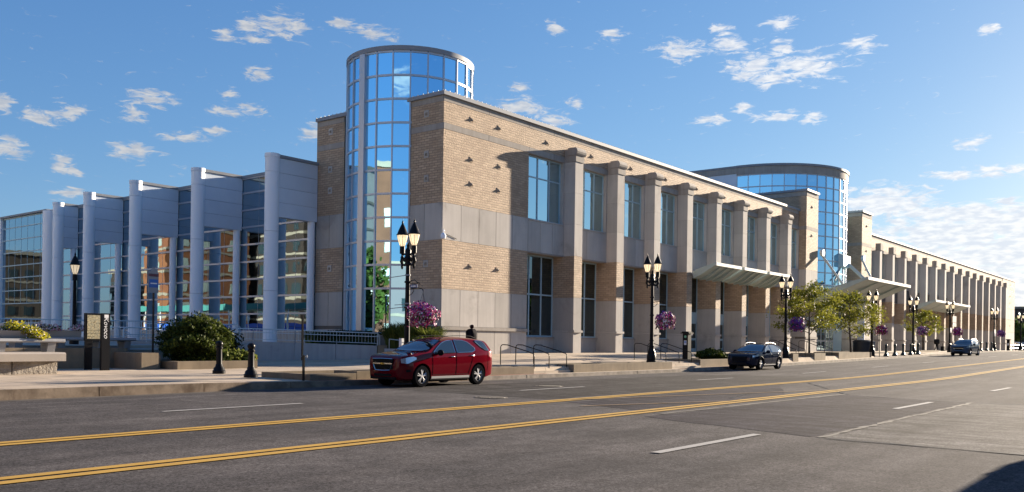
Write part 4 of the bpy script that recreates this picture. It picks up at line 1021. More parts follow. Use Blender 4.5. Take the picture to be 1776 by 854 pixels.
# concrete pier and shrub planter
e = empty('concrete_pier', (18.0, 33.0, .25), 0, 'square concrete pier at the end of the low wall, left of the shrub', 'wall')
MB().box(17.75, 18.45, 32.5, 34.6, 0, .90).build('block', LOWWALL, e); MB().box(18.46, 18.75, 32.9, 34.3, 0, .80).build('block', LOWWALL, e)
lowwall(18.9, 22.6, 31.9, 35.2, .25, .57, 'low concrete planter holding the big evergreen shrub', True, 1.9)
# ramp wall with railing
RP = [(22.7, 43.1), (25.2, 41.4), (27.7, 39.6), (29.1, 37.9), (30.5, 36.25), (31.9, 34.6)]
def rz(x): return 1.33-.14*max(0, min(1, (x-27.7)/4.2))
e = empty('ramp_wall', (27.7, 39.6, .3), 0, 'grey concrete ramp wall with streaks in front of the glass wing', 'wall')
for (a, b) in zip(RP, RP[1:]):
    A_, B_ = Vector(a), Vector(b); d_ = (B_-A_).normalized(); n_ = Vector((-d_.y, d_.x))*-.28
    if n_.x < 0: n_ = -n_
    A_ = A_+d_*.008; B_ = B_-d_*.008; q = [A_, B_, B_+n_, A_+n_]
    mesh_obj('wall_panel', [(p.x, p.y, 0) for p in q]+[(p.x, p.y, rz(p.x if i in (0, 1) else q[3-i].x)) for i, p in enumerate(q)], [(0,3,2,1)[::-1],(4,5,6,7),(0,1,5,4),(1,2,6,5),(2,3,7,6),(3,0,4,7)], RAMPW, e)
MB().prism([(31.9, 34.55), (32.25, 34.2), (32.5, 34.5), (32.15, 34.85)], 0, 1.22).build('end_pier', LOWWALL, e)
def railing(pts, h, label, gap=.16, post=1.8, hr=True, name='railing', grp='steel guard railings'):
    e = empty(name, pts[0], 0, label, 'railing', grp); r = MB(); b = MB(); p_ = MB()
    P = [Vector(p) for p in pts]
    r.tube([p+Vector((0, 0, h)) for p in P]+[P[-1]+Vector((.12, 0, h-.12)), P[-1]+Vector((.14, 0, h-.4)), P[-1]+Vector((.14, 0, 0))], .028, 8)
    r.tube([p+Vector((0, 0, .12)) for p in P], .018, 6)
    if hr: r.tube([p+Vector((0, -.08, h*.72)) for p in P], .02, 6)
    r.build('top_rail', RAIL, e, 60)
    for a, c in zip(P, P[1:]):
        L = (c-a).length; n = int(L/gap); k = max(1, round(L/post))
        for i in range(1, n): q = a.lerp(c, i/n); b.tube([q+Vector((0, 0, .12)), q+Vector((0, 0, h))], .009, 4, False)
        for i in range(k+1): q = a.lerp(c, i/k); MB().tube([q, q+Vector((0, 0, h))], .026, 6).build('post', RAIL, e)
    tag(b.build('baluster', RAIL, e), kind='stuff')
    return e
railing([(x+.1, y+.06, rz(x)) for x, y in RP[1:]], .66, 'pale blue grey railing with balusters sloping along the ramp wall')
railing([(22.4, 40.6, 1.25), (27.5, 40.6, 1.3)], .9, 'railing section behind the shrub at the top of the ramp', hr=False)
railing([(15.5, 46, 1.3), (27, 46, 1.4)], .95, 'far railing in front of the wing entrance columns', hr=False)
e = empty('railing', (19.0, 36.3, .9), 0, 'railing with five horizontal bars beside the shrub', 'railing', 'steel guard railings')
m = MB()
for z in (.08, .27, .46, .70): m.tube([(.0, 0, z), (4.2, 0, z)], .026 if z > .6 else .02, 6)
m.tube([(0, 0, -.4), (0, 0, .9), (.05, 0, .98), (.14, 0, 1.0), (4.2, 0, 1.0), (4.2, 0, 0)], .03, 8); m.tube([(0, -.1, .8), (.14, -.2, .78), (.16, -.25, .6)], .026, 6); m.build('rail', RAIL, e, 60, False)
MB().tube([(2.1, 0, -.4), (2.1, 0, 1.0)], .026, 6).tube([(-.0, .0, 0), (0, 1.5, 0)], .02, 6).tube([(-.0, .0, 1.0), (0, 1.5, 1.0)], .026, 6).build('post', RAIL, e, None, False)
# terrace behind the walls
terr = MB(); terr.prism([(10, 36.8), (19, 36.8), (22.4, 38.4), (22.9, 43.0), (27.9, 39.7), (29.2, 38.1), (34, 42), (34, 90), (-20, 90), (-20, 36.8)], -.1, 1.12); tag(terr.build('terrace', CONC), kind='structure')
tag(MB().prism([(18.8, 36.4), (22.6, 36.4), (22.6, 38.9), (18.8, 38.9)], -.1, .95).build('terrace_step', CONC), kind='structure')
# blue sign on a pole behind the shrub
e = empty('street_sign', (20.0, 35.8, .6), 0, 'blue and grey wayfinding sign on a brown pole behind the shrub', 'sign')
MB().tube([(.05, 0, 0), (.05, 0, 3.9)], .045, 8).build('pole', varied('rusty_pole', (.10, .07, .05), (.06, .045, .035), .7, 5), e, None, False)
MB().box(-.22, .22, -.09, -.05, 2.80, 3.50).build('panel', COPE, e, None, False)
MB().box(-.21, .21, -.096, -.09, 3.03, 3.38).build('blue_field', mat('bright_blue', (.03, .12, .42), .4), e, None, False)
text('visitor', .12, WHITE, e, (0, -.098, 3.2), (math.pi/2, 0, 0)) if False else MB().box(-.15, .15, -.1, -.096, 3.18, 3.23).build('lettering', WHITE, e, None, False)
MB().prism_x([(-.10, 3.5), (-.04, 3.5), (-.04, 3.62), (-.10, 3.62)], -.22, .22).build('header', mat('sign_maroon', (.13, .06, .08), .5), e, None, False)
MB().add([(-.24, -.1, 3.62), (.24, -.1, 3.62), (0, -.1, 3.92), (-.24, -.04, 3.62), (.24, -.04, 3.62), (0, -.04, 3.92)], [(0, 1, 2), (5, 4, 3), (0, 3, 4, 1), (1, 4, 5, 2), (2, 5, 3, 0)]).build('gable', COPE, e, None, False)
# trash bins and parking sign by the big canopy
e = empty('trash_bin', (96.2, 29.5, .83), 0, 'tall dark trash bin under the big canopy', 'trash bin')
MB().lathe([(.95, 0), (.95, 1.0), (.99, 1.02), (.99, 1.1), (.7, 1.25), (0, 1.27)], (0, 0, 0), 18).build('body', mat('bin_blue_black', (.01, .014, .022), .4), e, 40, False)
e = empty('trash_bin', (98.6, 29.5, .83), 0, 'lighter grey bin right of the dark one under the big canopy', 'trash bin')
MB().lathe([(.6, 0), (.6, 1.0), (.64, 1.02), (.64, 1.1), (.4, 1.2), (0, 1.22)], (0, 0, 0), 18).build('body', mat('bin_grey', (.10, .13, .17), .5), e, 40, False)
e = empty('parking_sign', (79.6, 22.95, .55), 0, 'pale blue parking sign on a thin green post in front of the red basket', 'sign')
MB().box(-.03, .03, -.03, .03, 0, 2.3).build('post', GREENM, e, None, False); MB().box(-.24, .24, -.05, -.035, 2.0, 2.75).build('plate', mat('pale_sign', (.42, .5, .58), .5), e, None, False)
MB().box(-.15, .15, -.055, -.05, 2.3, 2.6).build('sign_print', mat('sign_print_blue', (.12, .2, .35), .5), e, None, False)
e = empty('banner_sign', (108.0, 23.55, lz(108)), 0, 'white notice plate on the lamp behind the blue crossover', 'sign'); MB().box(-.5, .1, -.12, -.1, 2.2, 2.75).build('plate', WHITE, e, None, False)
e = empty('road_sign', (109.5, 23.4, .85), 0, 'grey back of a rectangular sign beside the lamp behind the blue crossover', 'sign')
MB().box(.55, .6, -.03, .03, 0, 4.2).build('post', BLACKM, e, None, False); MB().box(-1.3, .5, -.03, .0, 2.9, 4.1).build('plate', mat('sign_back', (.13, .12, .13), .6), e, None, False)
e = empty('banner_sign', (133.0, 23.5, .85), 0, 'white square plate on the lamp near the far corner of the building', 'sign'); MB().box(-1.0, -.1, -.1, -.08, 2.1, 3.0).build('plate', WHITE, e, None, False)
# low rail fence at the far corner
e = empty('rail_fence', (150, 24.5, .86), 0, 'low dark rail fence by the far corner of the building', 'fence')
m = MB()
for k in range(9): m.tube([(k*2.4, 0, 0), (k*2.4, 0, 1.0)], .05, 6)
m.build('post', BLACKM, e, None, False); MB().tube([(0, 0, 1.0), (19.2, 0, 1.0)], .04, 6).tube([(0, 0, .5), (19.2, 0, .5)], .03, 6).build('rail', BLACKM, e, None, False)
e = empty('pay_station', (147.0, 24.2, .86), 0, 'second dark pay station at the far corner of the building', 'pay station')
MB().box(-.3, .3, -.2, .2, 0, 1.7).build('cabinet', BLACKM, e, None, False); MB().box(-.4, .4, -.3, .3, 1.7, 1.82).build('roof', BLACKM, e, None, False)
MB().box(-.31, -.3, -.1, .1, .9, 1.2).build('notice', WHITE, e, None, False)
# ------------------------------------------------------------------ trees, shrubs and grasses
def tree(name, x, y, z, h, rx, rz, label, nleaf, lsize, seed, lm, trunk_h=.35, cat='tree', grp=None, nb=16, sparse=.75, tr=.075):
    g = random.Random(seed); e = empty(name, (x, y, z), 0, label, cat, grp); t = MB(); tips = []
    th = h*trunk_h; lean = (g.uniform(-.1, .1), g.uniform(-.1, .1))
    tp = [(0, 0, -.1), (lean[0]*.3, lean[1]*.3, th*.5), (lean[0], lean[1], th), (lean[0]*1.5, lean[1]*1.5, h*.72), (lean[0], lean[1], h*.93)]
    t.tube(tp, [tr*1.3, tr, tr*.9, tr*.45, tr*.15], 8)
    for k in range(nb):
        f = k/nb; a = k*2.4+g.uniform(-.4, .4); zb = th*.9+(h*.82-th*.9)*f; L = rx*g.uniform(.75, 1.05)*(math.sin(math.pi*min(1, (f*.75+.28)))**.6)
        bx, by = lean[0]*(1+f*.3), lean[1]*(1+f*.3); rise = rz*g.uniform(.25, .6)
        pts = [(bx, by, zb), (bx+math.cos(a)*L*.4, by+math.sin(a)*L*.4, zb+rise*.5), (bx+math.cos(a)*L*.95, by+math.sin(a)*L*.95, min(h*.98, zb+rise))]
        t.tube(pts, [tr*.4*(1-f*.4), tr*.25, tr*.08], 5, False); tips.append((pts[2], L)); 
        for q in range(3):
            s = .45+.2*q; p = [pts[0][i]+(pts[2][i]-pts[0][i])*s for i in range(3)]; a2 = a+g.choice((-1, 1))*g.uniform(.5, 1.1); l2 = L*.42
            p2 = (p[0]+math.cos(a2)*l2, p[1]+math.sin(a2)*l2, p[2]+g.uniform(.0, .4)*rz*.5); t.tube([p, p2], [tr*.16, tr*.05], 4, False); tips.append((p2, L*.7))
    t.build('trunk', BARK, e, 50, False)
    n = nleaf//len(tips); P = []; V = []
    for i, (p, L) in enumerate(tips):
        rr_ = g.uniform(.16, .30)*rx; q = blob(int(n*g.uniform(.5, 1.5)), p, (rr_*1.25, rr_*1.25, rr_*.75), .4, seed*100+i, .25); P.append(q); V.append(np.clip(RNG.random(len(q))*.5+g.uniform(0, .5), 0, 1))
    leafmesh('crown', np.concatenate(P), lsize, lm, e, False, 1.7, var=np.concatenate(V))
    return e
tree('street_tree', 66.5, 24.3, .8, 5.3, 2.15, 1.9, 'yellow green street tree nearest the black wagon', 6000, .10, 3, LEAF_T, .30)
tree('street_tree', 76.2, 24.3, .85, 5.3, 2.5, 1.9, 'yellow green street tree in front of the big canopy', 6600, .10, 8, LEAF_T, .30)
tree('street_tree', 107.3, 26.2, .95, 4.7, 1.9, 1.6, 'small thin street tree beyond the bollards', 2000, .13, 12, LEAF_T, .38, tr=.1)
# evergreen shrub in the planter
def shrub(name, c, r, n, ls, lm, label, seed, cat='shrub', lump=.35, stems=True, parts=4, shell=.5):
    e = empty(name, (c[0], c[1], c[2]-r[2]), 0, label, cat); g = random.Random(seed)
    if stems:
        m = MB()
        for k in range(9): a = g.uniform(0, 6.28); m.tube([(c[0]+.1*math.cos(a), c[1]+.1*math.sin(a), c[2]-r[2]-.1), (c[0]+r[0]*.4*math.cos(a), c[1]+r[1]*.4*math.sin(a), c[2]-r[2]*.3), (c[0]+r[0]*.75*math.cos(a), c[1]+r[1]*.75*math.sin(a), c[2]+r[2]*.3)], [.03, .02, .006], 5, False)
        m.build('stem', BARK, e)
    P = [blob(n//2, c, r, lump, seed, shell, .7)]
    for k in range(26):
        a = g.uniform(0, 6.28); el = g.uniform(-.2, 1.45); q = (c[0]+r[0]*.86*math.cos(a)*math.cos(el), c[1]+r[1]*.86*math.sin(a)*math.cos(el), c[2]+r[2]*.86*math.sin(el)); s = g.uniform(.16, .30)*min(r)*1.3
        P.append(blob(n//52, q, (s, s, s*1.3), .4, seed*50+k, .3))
    leafmesh('foliage', np.concatenate(P), ls, lm, e, True, 2.1)
    return e
shrub('evergreen_shrub', (20.85, 33.7, 1.28), (1.28, 1.2, .92), 22000, .075, LEAF_B, 'big bushy evergreen shrub in the concrete planter, sunlit on its right', 21)
shrub('evergreen_shrub', (22.6, 35.2, 1.15), (.95, .9, .85), 9000, .09, LEAF_D, 'darker evergreen shrub behind the big one', 25)
P = np.concatenate([blob(900, (21.4+.35*k, 32.5+.1*math.sin(k), .68), (.36, .3, .26), .4, 60+k, .2) for k in range(4)])
e = empty('groundcover', (21.8, 32.4, .55), 0, 'bright low plants with orange flowers at the foot of the shrub', 'plants')
leafmesh('leaves', P, .10, MATS['grass_leaf'], e, True, 2.6)
P = blob(160, (22.5, 32.3, .66), (.3, .2, .08), .3, 77); leafmesh('orange_flowers', P, .06, mat('orange_petal', (.6, .16, .03), .6), e, True, 1)
shrub('clipped_bush', (50.2, 24.4, .80), (1.35, .8, .34), 4200, .09, LEAF_B, 'round clipped bush in the planter left of the black wagon', 31, 'bush', .12, False, shell=.75)
def grass_clump(c, r, h, n, label, seed, lm=LEAF_G, name='ornamental_grass', w=.035, parent=None):
    g = np.random.default_rng(seed); e = empty(name, c, 0, label, 'plants') if parent is None else parent; V = []; F = []; var = []
    for i in range(n):
        a, q = g.uniform(0, 6.28), r*math.sqrt(g.random()); x, y = q*math.cos(a)*.6, q*math.sin(a)*.6; a2 = a+g.normal()*.6; L = h*g.uniform(.6, 1.1); out = g.uniform(.25, .85)*L; k = len(V)
        sx, sy = -math.sin(a2)*w, math.cos(a2)*w
        for t in (0, .4, .75, 1.0):
            px, py, pz = x+math.cos(a2)*out*t*t, y+math.sin(a2)*out*t*t, L*(t*1.15-.38*t*t*t); ww = (1-t)**.6
            V += [(px-sx*ww, py-sy*ww, pz), (px+sx*ww, py+sy*ww, pz)]
        for j in range(3): F.append((k+2*j, k+2*j+1, k+2*j+3, k+2*j+2)); var.append(g.random())
    o = mesh_obj('leaves', V, F, lm, e, None, False); at = o.data.attributes.new('var', 'FLOAT', 'FACE'); at.data.foreach_set('value', np.array(var, dtype=np.float32)); o['kind'] = 'stuff'
    return e
gx = [(32.9, 33.2, 1.35), (33.2, 32.0, 1.1), (32.9, 34.3, 1.3), (32.3, 31.5, .8)]
for i, (x, y, h) in enumerate(gx): grass_clump((x, y, .75+.25*(i != 3)), .7, h+.45, 420, ['tall green daylily clump left of the corner of the building', 'sunlit daylily clump right under the pink flower basket', 'dark daylily clump in front of the glass drum', 'low daylily clump behind the roof of the red suv'][i], 90+i)
grass_clump((31.9, 39.9, 1.1), .6, 1.1, 260, 'spiky grass tuft against the pale wall left of the drum', 97)
# dark hedge in front of the drum, in the bed behind the ramp wall
e = empty('hedge', (31.5, 37, 1.0), 0, 'dark clipped hedge at the foot of the glass drum', 'hedge')
t_ = 1.7+RNG.random(14000)*2.9; s_ = RNG.uniform(.35, 2.4, 14000)
P = np.stack([28.9+t_*.66+s_*.72, 38.5-t_*.76+s_*.6, RNG.uniform(1.15, 1.8, 14000)], 1); P[:, 2] += .10*np.sin(P[:, 1]*2.1)+.08*np.sin(P[:, 0]*5+P[:, 1]*3); P = P[P[:, 0] < 33.9]
leafmesh('foliage', P, .10, LEAF_D, e, True, 1.6)
MB().prism([(30.6, 37.1), (32.2, 35.2), (33.8, 36.6), (33.8, 39.4), (32.2, 38.8)], .9, 1.55).build('hedge_core', LEAF_D, e)
tag(MB().prism([(29.2, 38.1), (32.1, 34.85), (33.95, 34.85), (33.95, 42), (31, 41)], .2, 1.10).build('planting_bed', SOIL), kind='structure')
tag(MB().prism([(31.9, 31.0), (33.95, 31.0), (33.95, 34.84), (32.3, 34.84)], .2, .92).build('planting_bed', SOIL), kind='structure')
e = empty('retaining_wall', (31.7, 32.8, .4), 0, 'low dark retaining wall of the daylily bed behind the red suv', 'wall')
MB().prism([(31.6, 30.8), (31.9, 30.95), (32.3, 34.1), (32.05, 34.2)], 0, 1.05).build('wall_panel', RAMPW, e); MB().prism([(31.7, 30.65), (33.9, 30.65), (33.9, 30.95), (31.93, 30.95)], 0, 1.03).build('wall_panel', RAMPW, e)
MB().tube([(31.85, 30.9, 1.35), (32.3, 34.1, 1.55)], .022, 6).tube([(31.85, 30.9, 1.0), (31.85, 30.9, 1.35)], .02, 6).tube([(32.3, 34.1, 1.0), (32.3, 34.1, 1.55)], .02, 6).build('rail', RAIL, e)

# far trees and small things past the end of the building
for i, (x, y, h, lab) in enumerate(((245, 40, 8, 'first leafy tree beyond the far end of the building'), (232, 26.0, 6.5, 'young tree by the parked cars beyond the building'), (262, 34, 9, 'last leafy tree at the right edge beyond the building'))):
    tree('background_tree', x, y, .8, h, h*.42, h*.3, lab, 2600, .5, 50+i, LEAF_GEN, .25, tr=.2)
# ------------------------------------------------------------------ vehicles
def interp(x, pts):
    if x <= pts[0][0]: return pts[0][1]
    for (a, b), (c, d) in zip(pts, pts[1:]):
        if x <= c: t = (x-a)/(c-a); return b+(d-b)*t
    return pts[-1][1]
def smooth_pts(pts, n=4):
    """Catmull-Rom resample of a profile"""
    out = []
    P = [pts[0]]+list(pts)+[pts[-1]]
    for i in range(1, len(P)-2):
        p0, p1, p2, p3 = P[i-1:i+3]
        for k in range(n):
            t = k/n; out.append(tuple(.5*((2*p1[j])+(-p0[j]+p2[j])*t+(2*p0[j]-5*p1[j]+4*p2[j]-p3[j])*t*t+(-p0[j]+3*p1[j]-3*p2[j]+p3[j])*t**3) for j in (0, 1)))
    return out+[pts[-1]]
CHR = mat('chrome', (.75, .75, .76), .12, 1.0)
CGL = mat('car_glass', (.006, .009, .014), .03, 0, Specular_IOR_Level=1.0, Coat_Weight=1.0)
TRIM = mat('black_trim', (.012, .012, .013), .55, Specular_IOR_Level=.05)
LMP = mat('headlamp_lens', (.55, .60, .68), .08, .5, Coat_Weight=1)
TLR = mat('tail_lamp', (.30, .01, .012), .15, 0, Coat_Weight=1)
ALLOY = mat('alloy', (.42, .42, .44), .4, .6)
WELL = mat('wheel_well', (.008, .008, .008), .9)
GOLD = mat('emblem_gold', (.45, .32, .08), .3, .8)
def paint(name, c, metal=.35):
    return mat(name, c, .6, 0, Specular_IOR_Level=0., Coat_Weight=.55, Coat_Roughness=.02)
def wheel(parent, x, y, r, side, spokes=5, w=.24):
    e = empty('wheel', (x, y, r)); attach(e, parent, False)
    MB().lathe([(r*.66, -w/2), (r*.93, -w/2), (r, -w/2+.03), (r, w/2-.03), (r*.93, w/2), (r*.66, w/2), (r*.66, -w/2)], (0, 0, 0), 30, 'y').build('tyre', RUB, e, 40, False)
    s = side; yo = s*(w/2-.015)
    MB().lathe([(0, s*(w/2-.07)), (r*.65, s*(w/2-.07)), (r*.65, s*(w/2-.075)), (0, s*(w/2-.075))], (0, 0, 0), 24, 'y').build('brake', WELL, e, None, False)
    m = MB(); m.lathe([(r*.60, yo-s*.05), (r*.67, yo-s*.02), (r*.68, yo), (r*.64, yo), (r*.60, yo-s*.05)], (0, 0, 0), 30, 'y')
    m.lathe([(0, yo-s*.02), (r*.14, yo-s*.02), (r*.12, yo+s*.004), (0, yo+s*.004)], (0, 0, 0), 12, 'y')
    for k in range(spokes):
        for d in (-.15, .15):
            a = 2*math.pi*k/spokes+.3; a1, a2 = a+d*.6, a+d*1.15; p = (r*.1*math.cos(a1), yo-s*.012, r*.1*math.sin(a1)); q = (r*.645*math.cos(a2), yo-s*.018, r*.645*math.sin(a2)); m.tube([p, q], [.020, .024], 5)
    m.build('rim', ALLOY, e, 40, False)
def car(spec, loc, rz, label, grp=None, cat='car', name='parked_car'):
    """front towards local -X; x from 0 (nose) to L"""
    S = spec; L, W = S['L'], S['W']; top = smooth_pts(S['top']); wid = smooth_pts(S['wid']); bot = S['bot']; belt = S['belt']; crown = S.get('crown', .045)
    roofw = S.get('roofw', .66); Hh = max(z for _, z in S['top'])
    e = empty(name, loc, rz, label, cat, grp); P = S['paint']
    def fw(x): return interp(x, wid)
    def ft(x): return interp(x, top)
    def fb(x): return min(interp(x, belt), ft(x)-.02)
    def gw(x, z):                                    # half width of the side at height z
        w, zb, zl = fw(x), interp(x, bot), fb(x)
        if z <= zl:
            t = (z-zb)/(zl-zb); return w*(.93+.07*math.sin(math.pi*min(1, t*1.15+.12)*.62)-.035*max(0, t-.72)/.28)
        t = (z-zl)/max(.01, Hh-zl); w0 = gw(x, zl); return w0-(w0-roofw*(w/ (W/2)))*t**1.05*.96
    def section(x):
        zb, zl, zt = interp(x, bot), fb(x), ft(x); s = []
        w = fw(x); s += [(0, zb), (w*.5, zb), (w*.82, zb)]
        for k in range(7): z = zb+.05+(zl-zb-.05)*k/6; s.append((gw(x, z), z))
        hh = zt-zl
        for k in range(1, 6): z = zl+hh*k/5.*.86; s.append((gw(x, z)-.004, z))
        wt = gw(x, zl+hh*.86); cr = min(crown, hh*.5+.01)
        for k in range(1, 8): t = k/7; yy = wt*(1-t)*(1-.02); s.append((yy if t < 1 else 0, zl+hh*.86+(zt-(zl+hh*.86))*(1-(1-t)**2.6)+0*cr))
        return s
    N_ = 90; xs = [L*(i/N_) for i in range(N_+1)]; secs = [section(x) for x in xs]; m = len(secs[0]); V = []; F = []
    for x, s in zip(xs, secs):
        V += [(x, y, z) for y, z in s]+[(x, -y, z) for y, z in s[1:-1][::-1]]
    k = 2*m-2
    for i in range(N_):
        for j in range(k): F.append((i*k+j, i*k+(j+1) % k, (i+1)*k+(j+1) % k, (i+1)*k+j))
    F.append(tuple(range(k))[::-1]); F.append(tuple(N_*k+j for j in range(k)))
    me = bpy.data.meshes.new('body'); me.from_pydata(V, [], F); bm = bmesh.new(); bm.from_mesh(me); bmesh.ops.recalc_face_normals(bm, faces=bm.faces[:]); bm.to_mesh(me); bm.free()
    me.materials.append(P)
    body = bpy.data.objects.new('body', me); COL.objects.link(body)
    rw = S['rw']; ax = S['axles']; cut = MB()
    for x in ax:
        for sgn in (-1, 1):
            y0 = sgn*(W/2-.34); y1 = sgn*(W/2+.2); cut.lathe([(rw*1.17, min(y0, y1)), (rw*1.17, max(y0, y1))], (x, 0, rw*1.02), 28, 'y')
    ce = cut.build('cutter', WELL); ce.data.update(); bmm = bmesh.new(); bmm.from_mesh(ce.data); bmesh.ops.recalc_face_normals(bmm, faces=bmm.faces[:]); bmm.to_mesh(ce.data); bmm.free()
    md = body.modifiers.new('b', 'BOOLEAN'); md.object = ce; md.operation = 'DIFFERENCE'; md.solver = 'EXACT'; md.material_mode = 'TRANSFER'
    dg = bpy.context.evaluated_depsgraph_get(); nm = bpy.data.meshes.new_from_object(body.evaluated_get(dg)); nm.name = 'body'; body.modifiers.clear(); body.data = nm
    bpy.data.objects.remove(ce); nm.shade_smooth(); nm.set_sharp_from_angle(angle=math.radians(32)); attach(body, e, False)
    # glass following the body
    def side_patch(name, poly_lo, poly_hi, x0, x1, m_, off=.006, parent=body, n=14):
        for sgn in (-1, 1):
            v = []; 
            for i in range(n+1):
                x = x0+(x1-x0)*i/n; a, b = interp(x, poly_lo), interp(x, poly_hi); 
                for q in range(5): z = a+(b-a)*q/4; v.append((x, sgn*(gw(x, z)+off), z))
            f = []
            for i in range(n):
                for q in range(4): t = (i*5+q, (i+1)*5+q, (i+1)*5+q+1, i*5+q+1); f.append(t if sgn < 0 else t[::-1])
            mesh_obj(name, v, f, m_, parent, 60, False)
    for (x0, x1, lo, hi) in S['sidewin']:
        side_patch('side_window', lo, hi, x0, x1, CGL, .008)
        if S.get('chrome_line'):
            for sgn in (-1, 1):
                pts = [(x0+(x1-x0)*i/10, sgn*(gw(x0+(x1-x0)*i/10, interp(x0+(x1-x0)*i/10, hi))+.01), interp(x0+(x1-x0)*i/10, hi)) for i in range(11)]+[(x1-(x1-x0)*i/10, sgn*(gw(x1-(x1-x0)*i/10, interp(x1-(x1-x0)*i/10, lo))+.01), interp(x1-(x1-x0)*i/10, lo)) for i in range(11)]
                MB().tube(pts+pts[:2], .012, 5, False).build('window_trim', CHR, body, None, False)
    for (x0, x1, lo, hi, mm, nm_) in S.get('patches', []): side_patch(nm_, lo, hi, x0, x1, mm, .007)
    # seams and handles
    for (x0, z0, x1, z1) in S['seams']:
        for sgn in (-1, 1):
            pts = [(x0+(x1-x0)*i/6, sgn*(gw(x0+(x1-x0)*i/6, z0+(z1-z0)*i/6)+.0005), z0+(z1-z0)*i/6) for i in range(7)]; MB().tube(pts, .006, 4, False).build('door_seam', TRIM, body, None, False)
    for (x, z) in S['handles']:
        for sgn in (-1, 1): y = sgn*(gw(x, z)+.02); MB().tube([(x-.09, y-sgn*.015, z), (x-.07, y, z), (x+.07, y, z), (x+.09, y-sgn*.015, z)], .014, 6).build('door_handle', S.get('handle_mat', P), body, 60, False)
    # windscreen and rear glass on the top surface
    def top_patch(name, x0, x1, inset, m_, off=.008, n=10):
        v = []; f = []
        for i in range(n+1):
            x = x0+(x1-x0)*i/n; s = section(x); tp = s[14:][::-1]; zt = s[-1][1]
            wt = s[14][0]; ins = inset
            for q in range(13):
                y = -wt*ins+2*wt*ins*q/12; a = abs(y); z = s[-1][1]
                for (ya, za), (yb, zb_) in zip(s[14:], s[15:]):
                    if yb <= a <= ya: z = za+(zb_-za)*(ya-a)/max(1e-6, ya-yb); break
                v.append((x-off*.6*(1 if x < L/2 else -1), y, z+off))
        for i in range(n):
            for q in range(12): f.append((i*13+q, (i+1)*13+q, (i+1)*13+q+1, i*13+q+1))
        mesh_obj(name, v, f, m_, body, 60, False)
    top_patch('windscreen', *S['screen'], .90, CGL); top_patch('rear_window', *S['rear'], .86, CGL)
    for q in S.get('extra', []): q(body, e, gw, fw, ft)
    for x in ax:
        for sgn in (-1, 1): wheel(e, x, sgn*(W/2-.135), rw, sgn, S.get('spokes', 5))
        if S.get('arch'):
            for sgn in (-1, 1):
                pts = []
                for i in range(15):
                    a = math.radians(-18+216*i/14); px, pz = x+rw*1.185*math.cos(a), rw*1.02+rw*1.185*math.sin(a)
                    if pz < interp(px, bot)+.0: continue
                    pts.append((px, sgn*(gw(px, pz)+.004), pz))
                MB().tube(pts, .022, 6).build('wheel_arch', S['arch'], body, 60, False)
    # mirrors
    mx, mz = S['mirror']
    for sgn in (-1, 1):
        y = sgn*(gw(mx, mz)+.14); q = MB().lathe([(.0, -.07), (.07, -.06), (.105, 0), (.10, .05), (0, .07)], (0, 0, 0), 10); 
        v = [(mx+a_[1]*.9, y+a_[0]*1.25, mz+.02+a_[2]) for a_ in [(p[0], p[2], p[1]) for p in q.v]]
        mesh_obj('mirror', v, [t for t in q.f], S.get('mirror_mat', P), body, 60, False); MB().tube([(mx, sgn*(gw(mx, mz)-.02), mz-.03), (mx, y, mz-.04)], .025, 6).build('mirror_arm', TRIM, body, None, False)
    MB().box(ax[0]+rw+.1, ax[1]-rw-.1, -W/2+.12, W/2-.12, interp(L/2, bot)-.06, interp(L/2, bot)+.02).build('underbody', TRIM, body, None, False)
    return e
def front_bits(grz, chrome=True, emblem=None, lower=True):
    def f(body, e, gw, fw, ft):
        z0, z1 = grz
        MB().box(-.022, .05, -.40, .40, .36, .44).build('lower_intake', TRIM, body, None, False); MB().box(-.012, .12, -.58, .58, .26, .335).build('front_skirt', TRIM, body, None, False)
        nose = [(fw(x)*.0, x) for x in (0, 0)]
        w = .46
        m = MB().box(-.018, .05, -w, w, z0, z1); m.build('grille', TRIM, body, None, False)
        if chrome:
            c = MB(); c.tube([(-.022, -w, z1), (-.03, 0, z1+.01), (-.022, w, z1)], .014, 6); zc = (z0+z1)/2+.02; c.box(-.04, -.01, -w*.98, w*.98, zc-.02, zc+.02)
            c.tube([(-.022, -w*.92, zc-.05), (-.02, -w*.72, z0-.02), (-.025, 0, z0-.035), (-.02, w*.72, z0-.02), (-.022, w*.92, zc-.05)], .014, 6); c.build('grille_bar', CHR if chrome is True else chrome, body, None, False)
            s = MB()
            for k in range(3): s.box(-.026, -.018, -w*.9, w*.9, z0+.03+k*.05, z0+.04+k*.05)
            s.build('grille_slat', WELL, body, None, False)
        if emblem: MB().box(-.055, -.04, -.09, .09, (z0+z1)/2, (z0+z1)/2+.035).box(-.057, -.04, -.035, .035, (z0+z1)/2-.012, (z0+z1)/2+.047).build('emblem', emblem, body, None, False)
    return f
def rails(m=CHR, x0=2.0, x1=3.9):
    def f(body, e, gw, fw, ft):
        for s in (-1, 1):
            pts = [(x0+(x1-x0)*i/8, s*(.60), ft(x0+(x1-x0)*i/8)+(.0 if i in (0, 8) else .045)) for i in range(9)]; MB().tube(pts, .012, 6).build('roof_rail', m, body, None, False)
    return f
RED = paint('red_metallic_paint', (.115, .003, .009), .0)
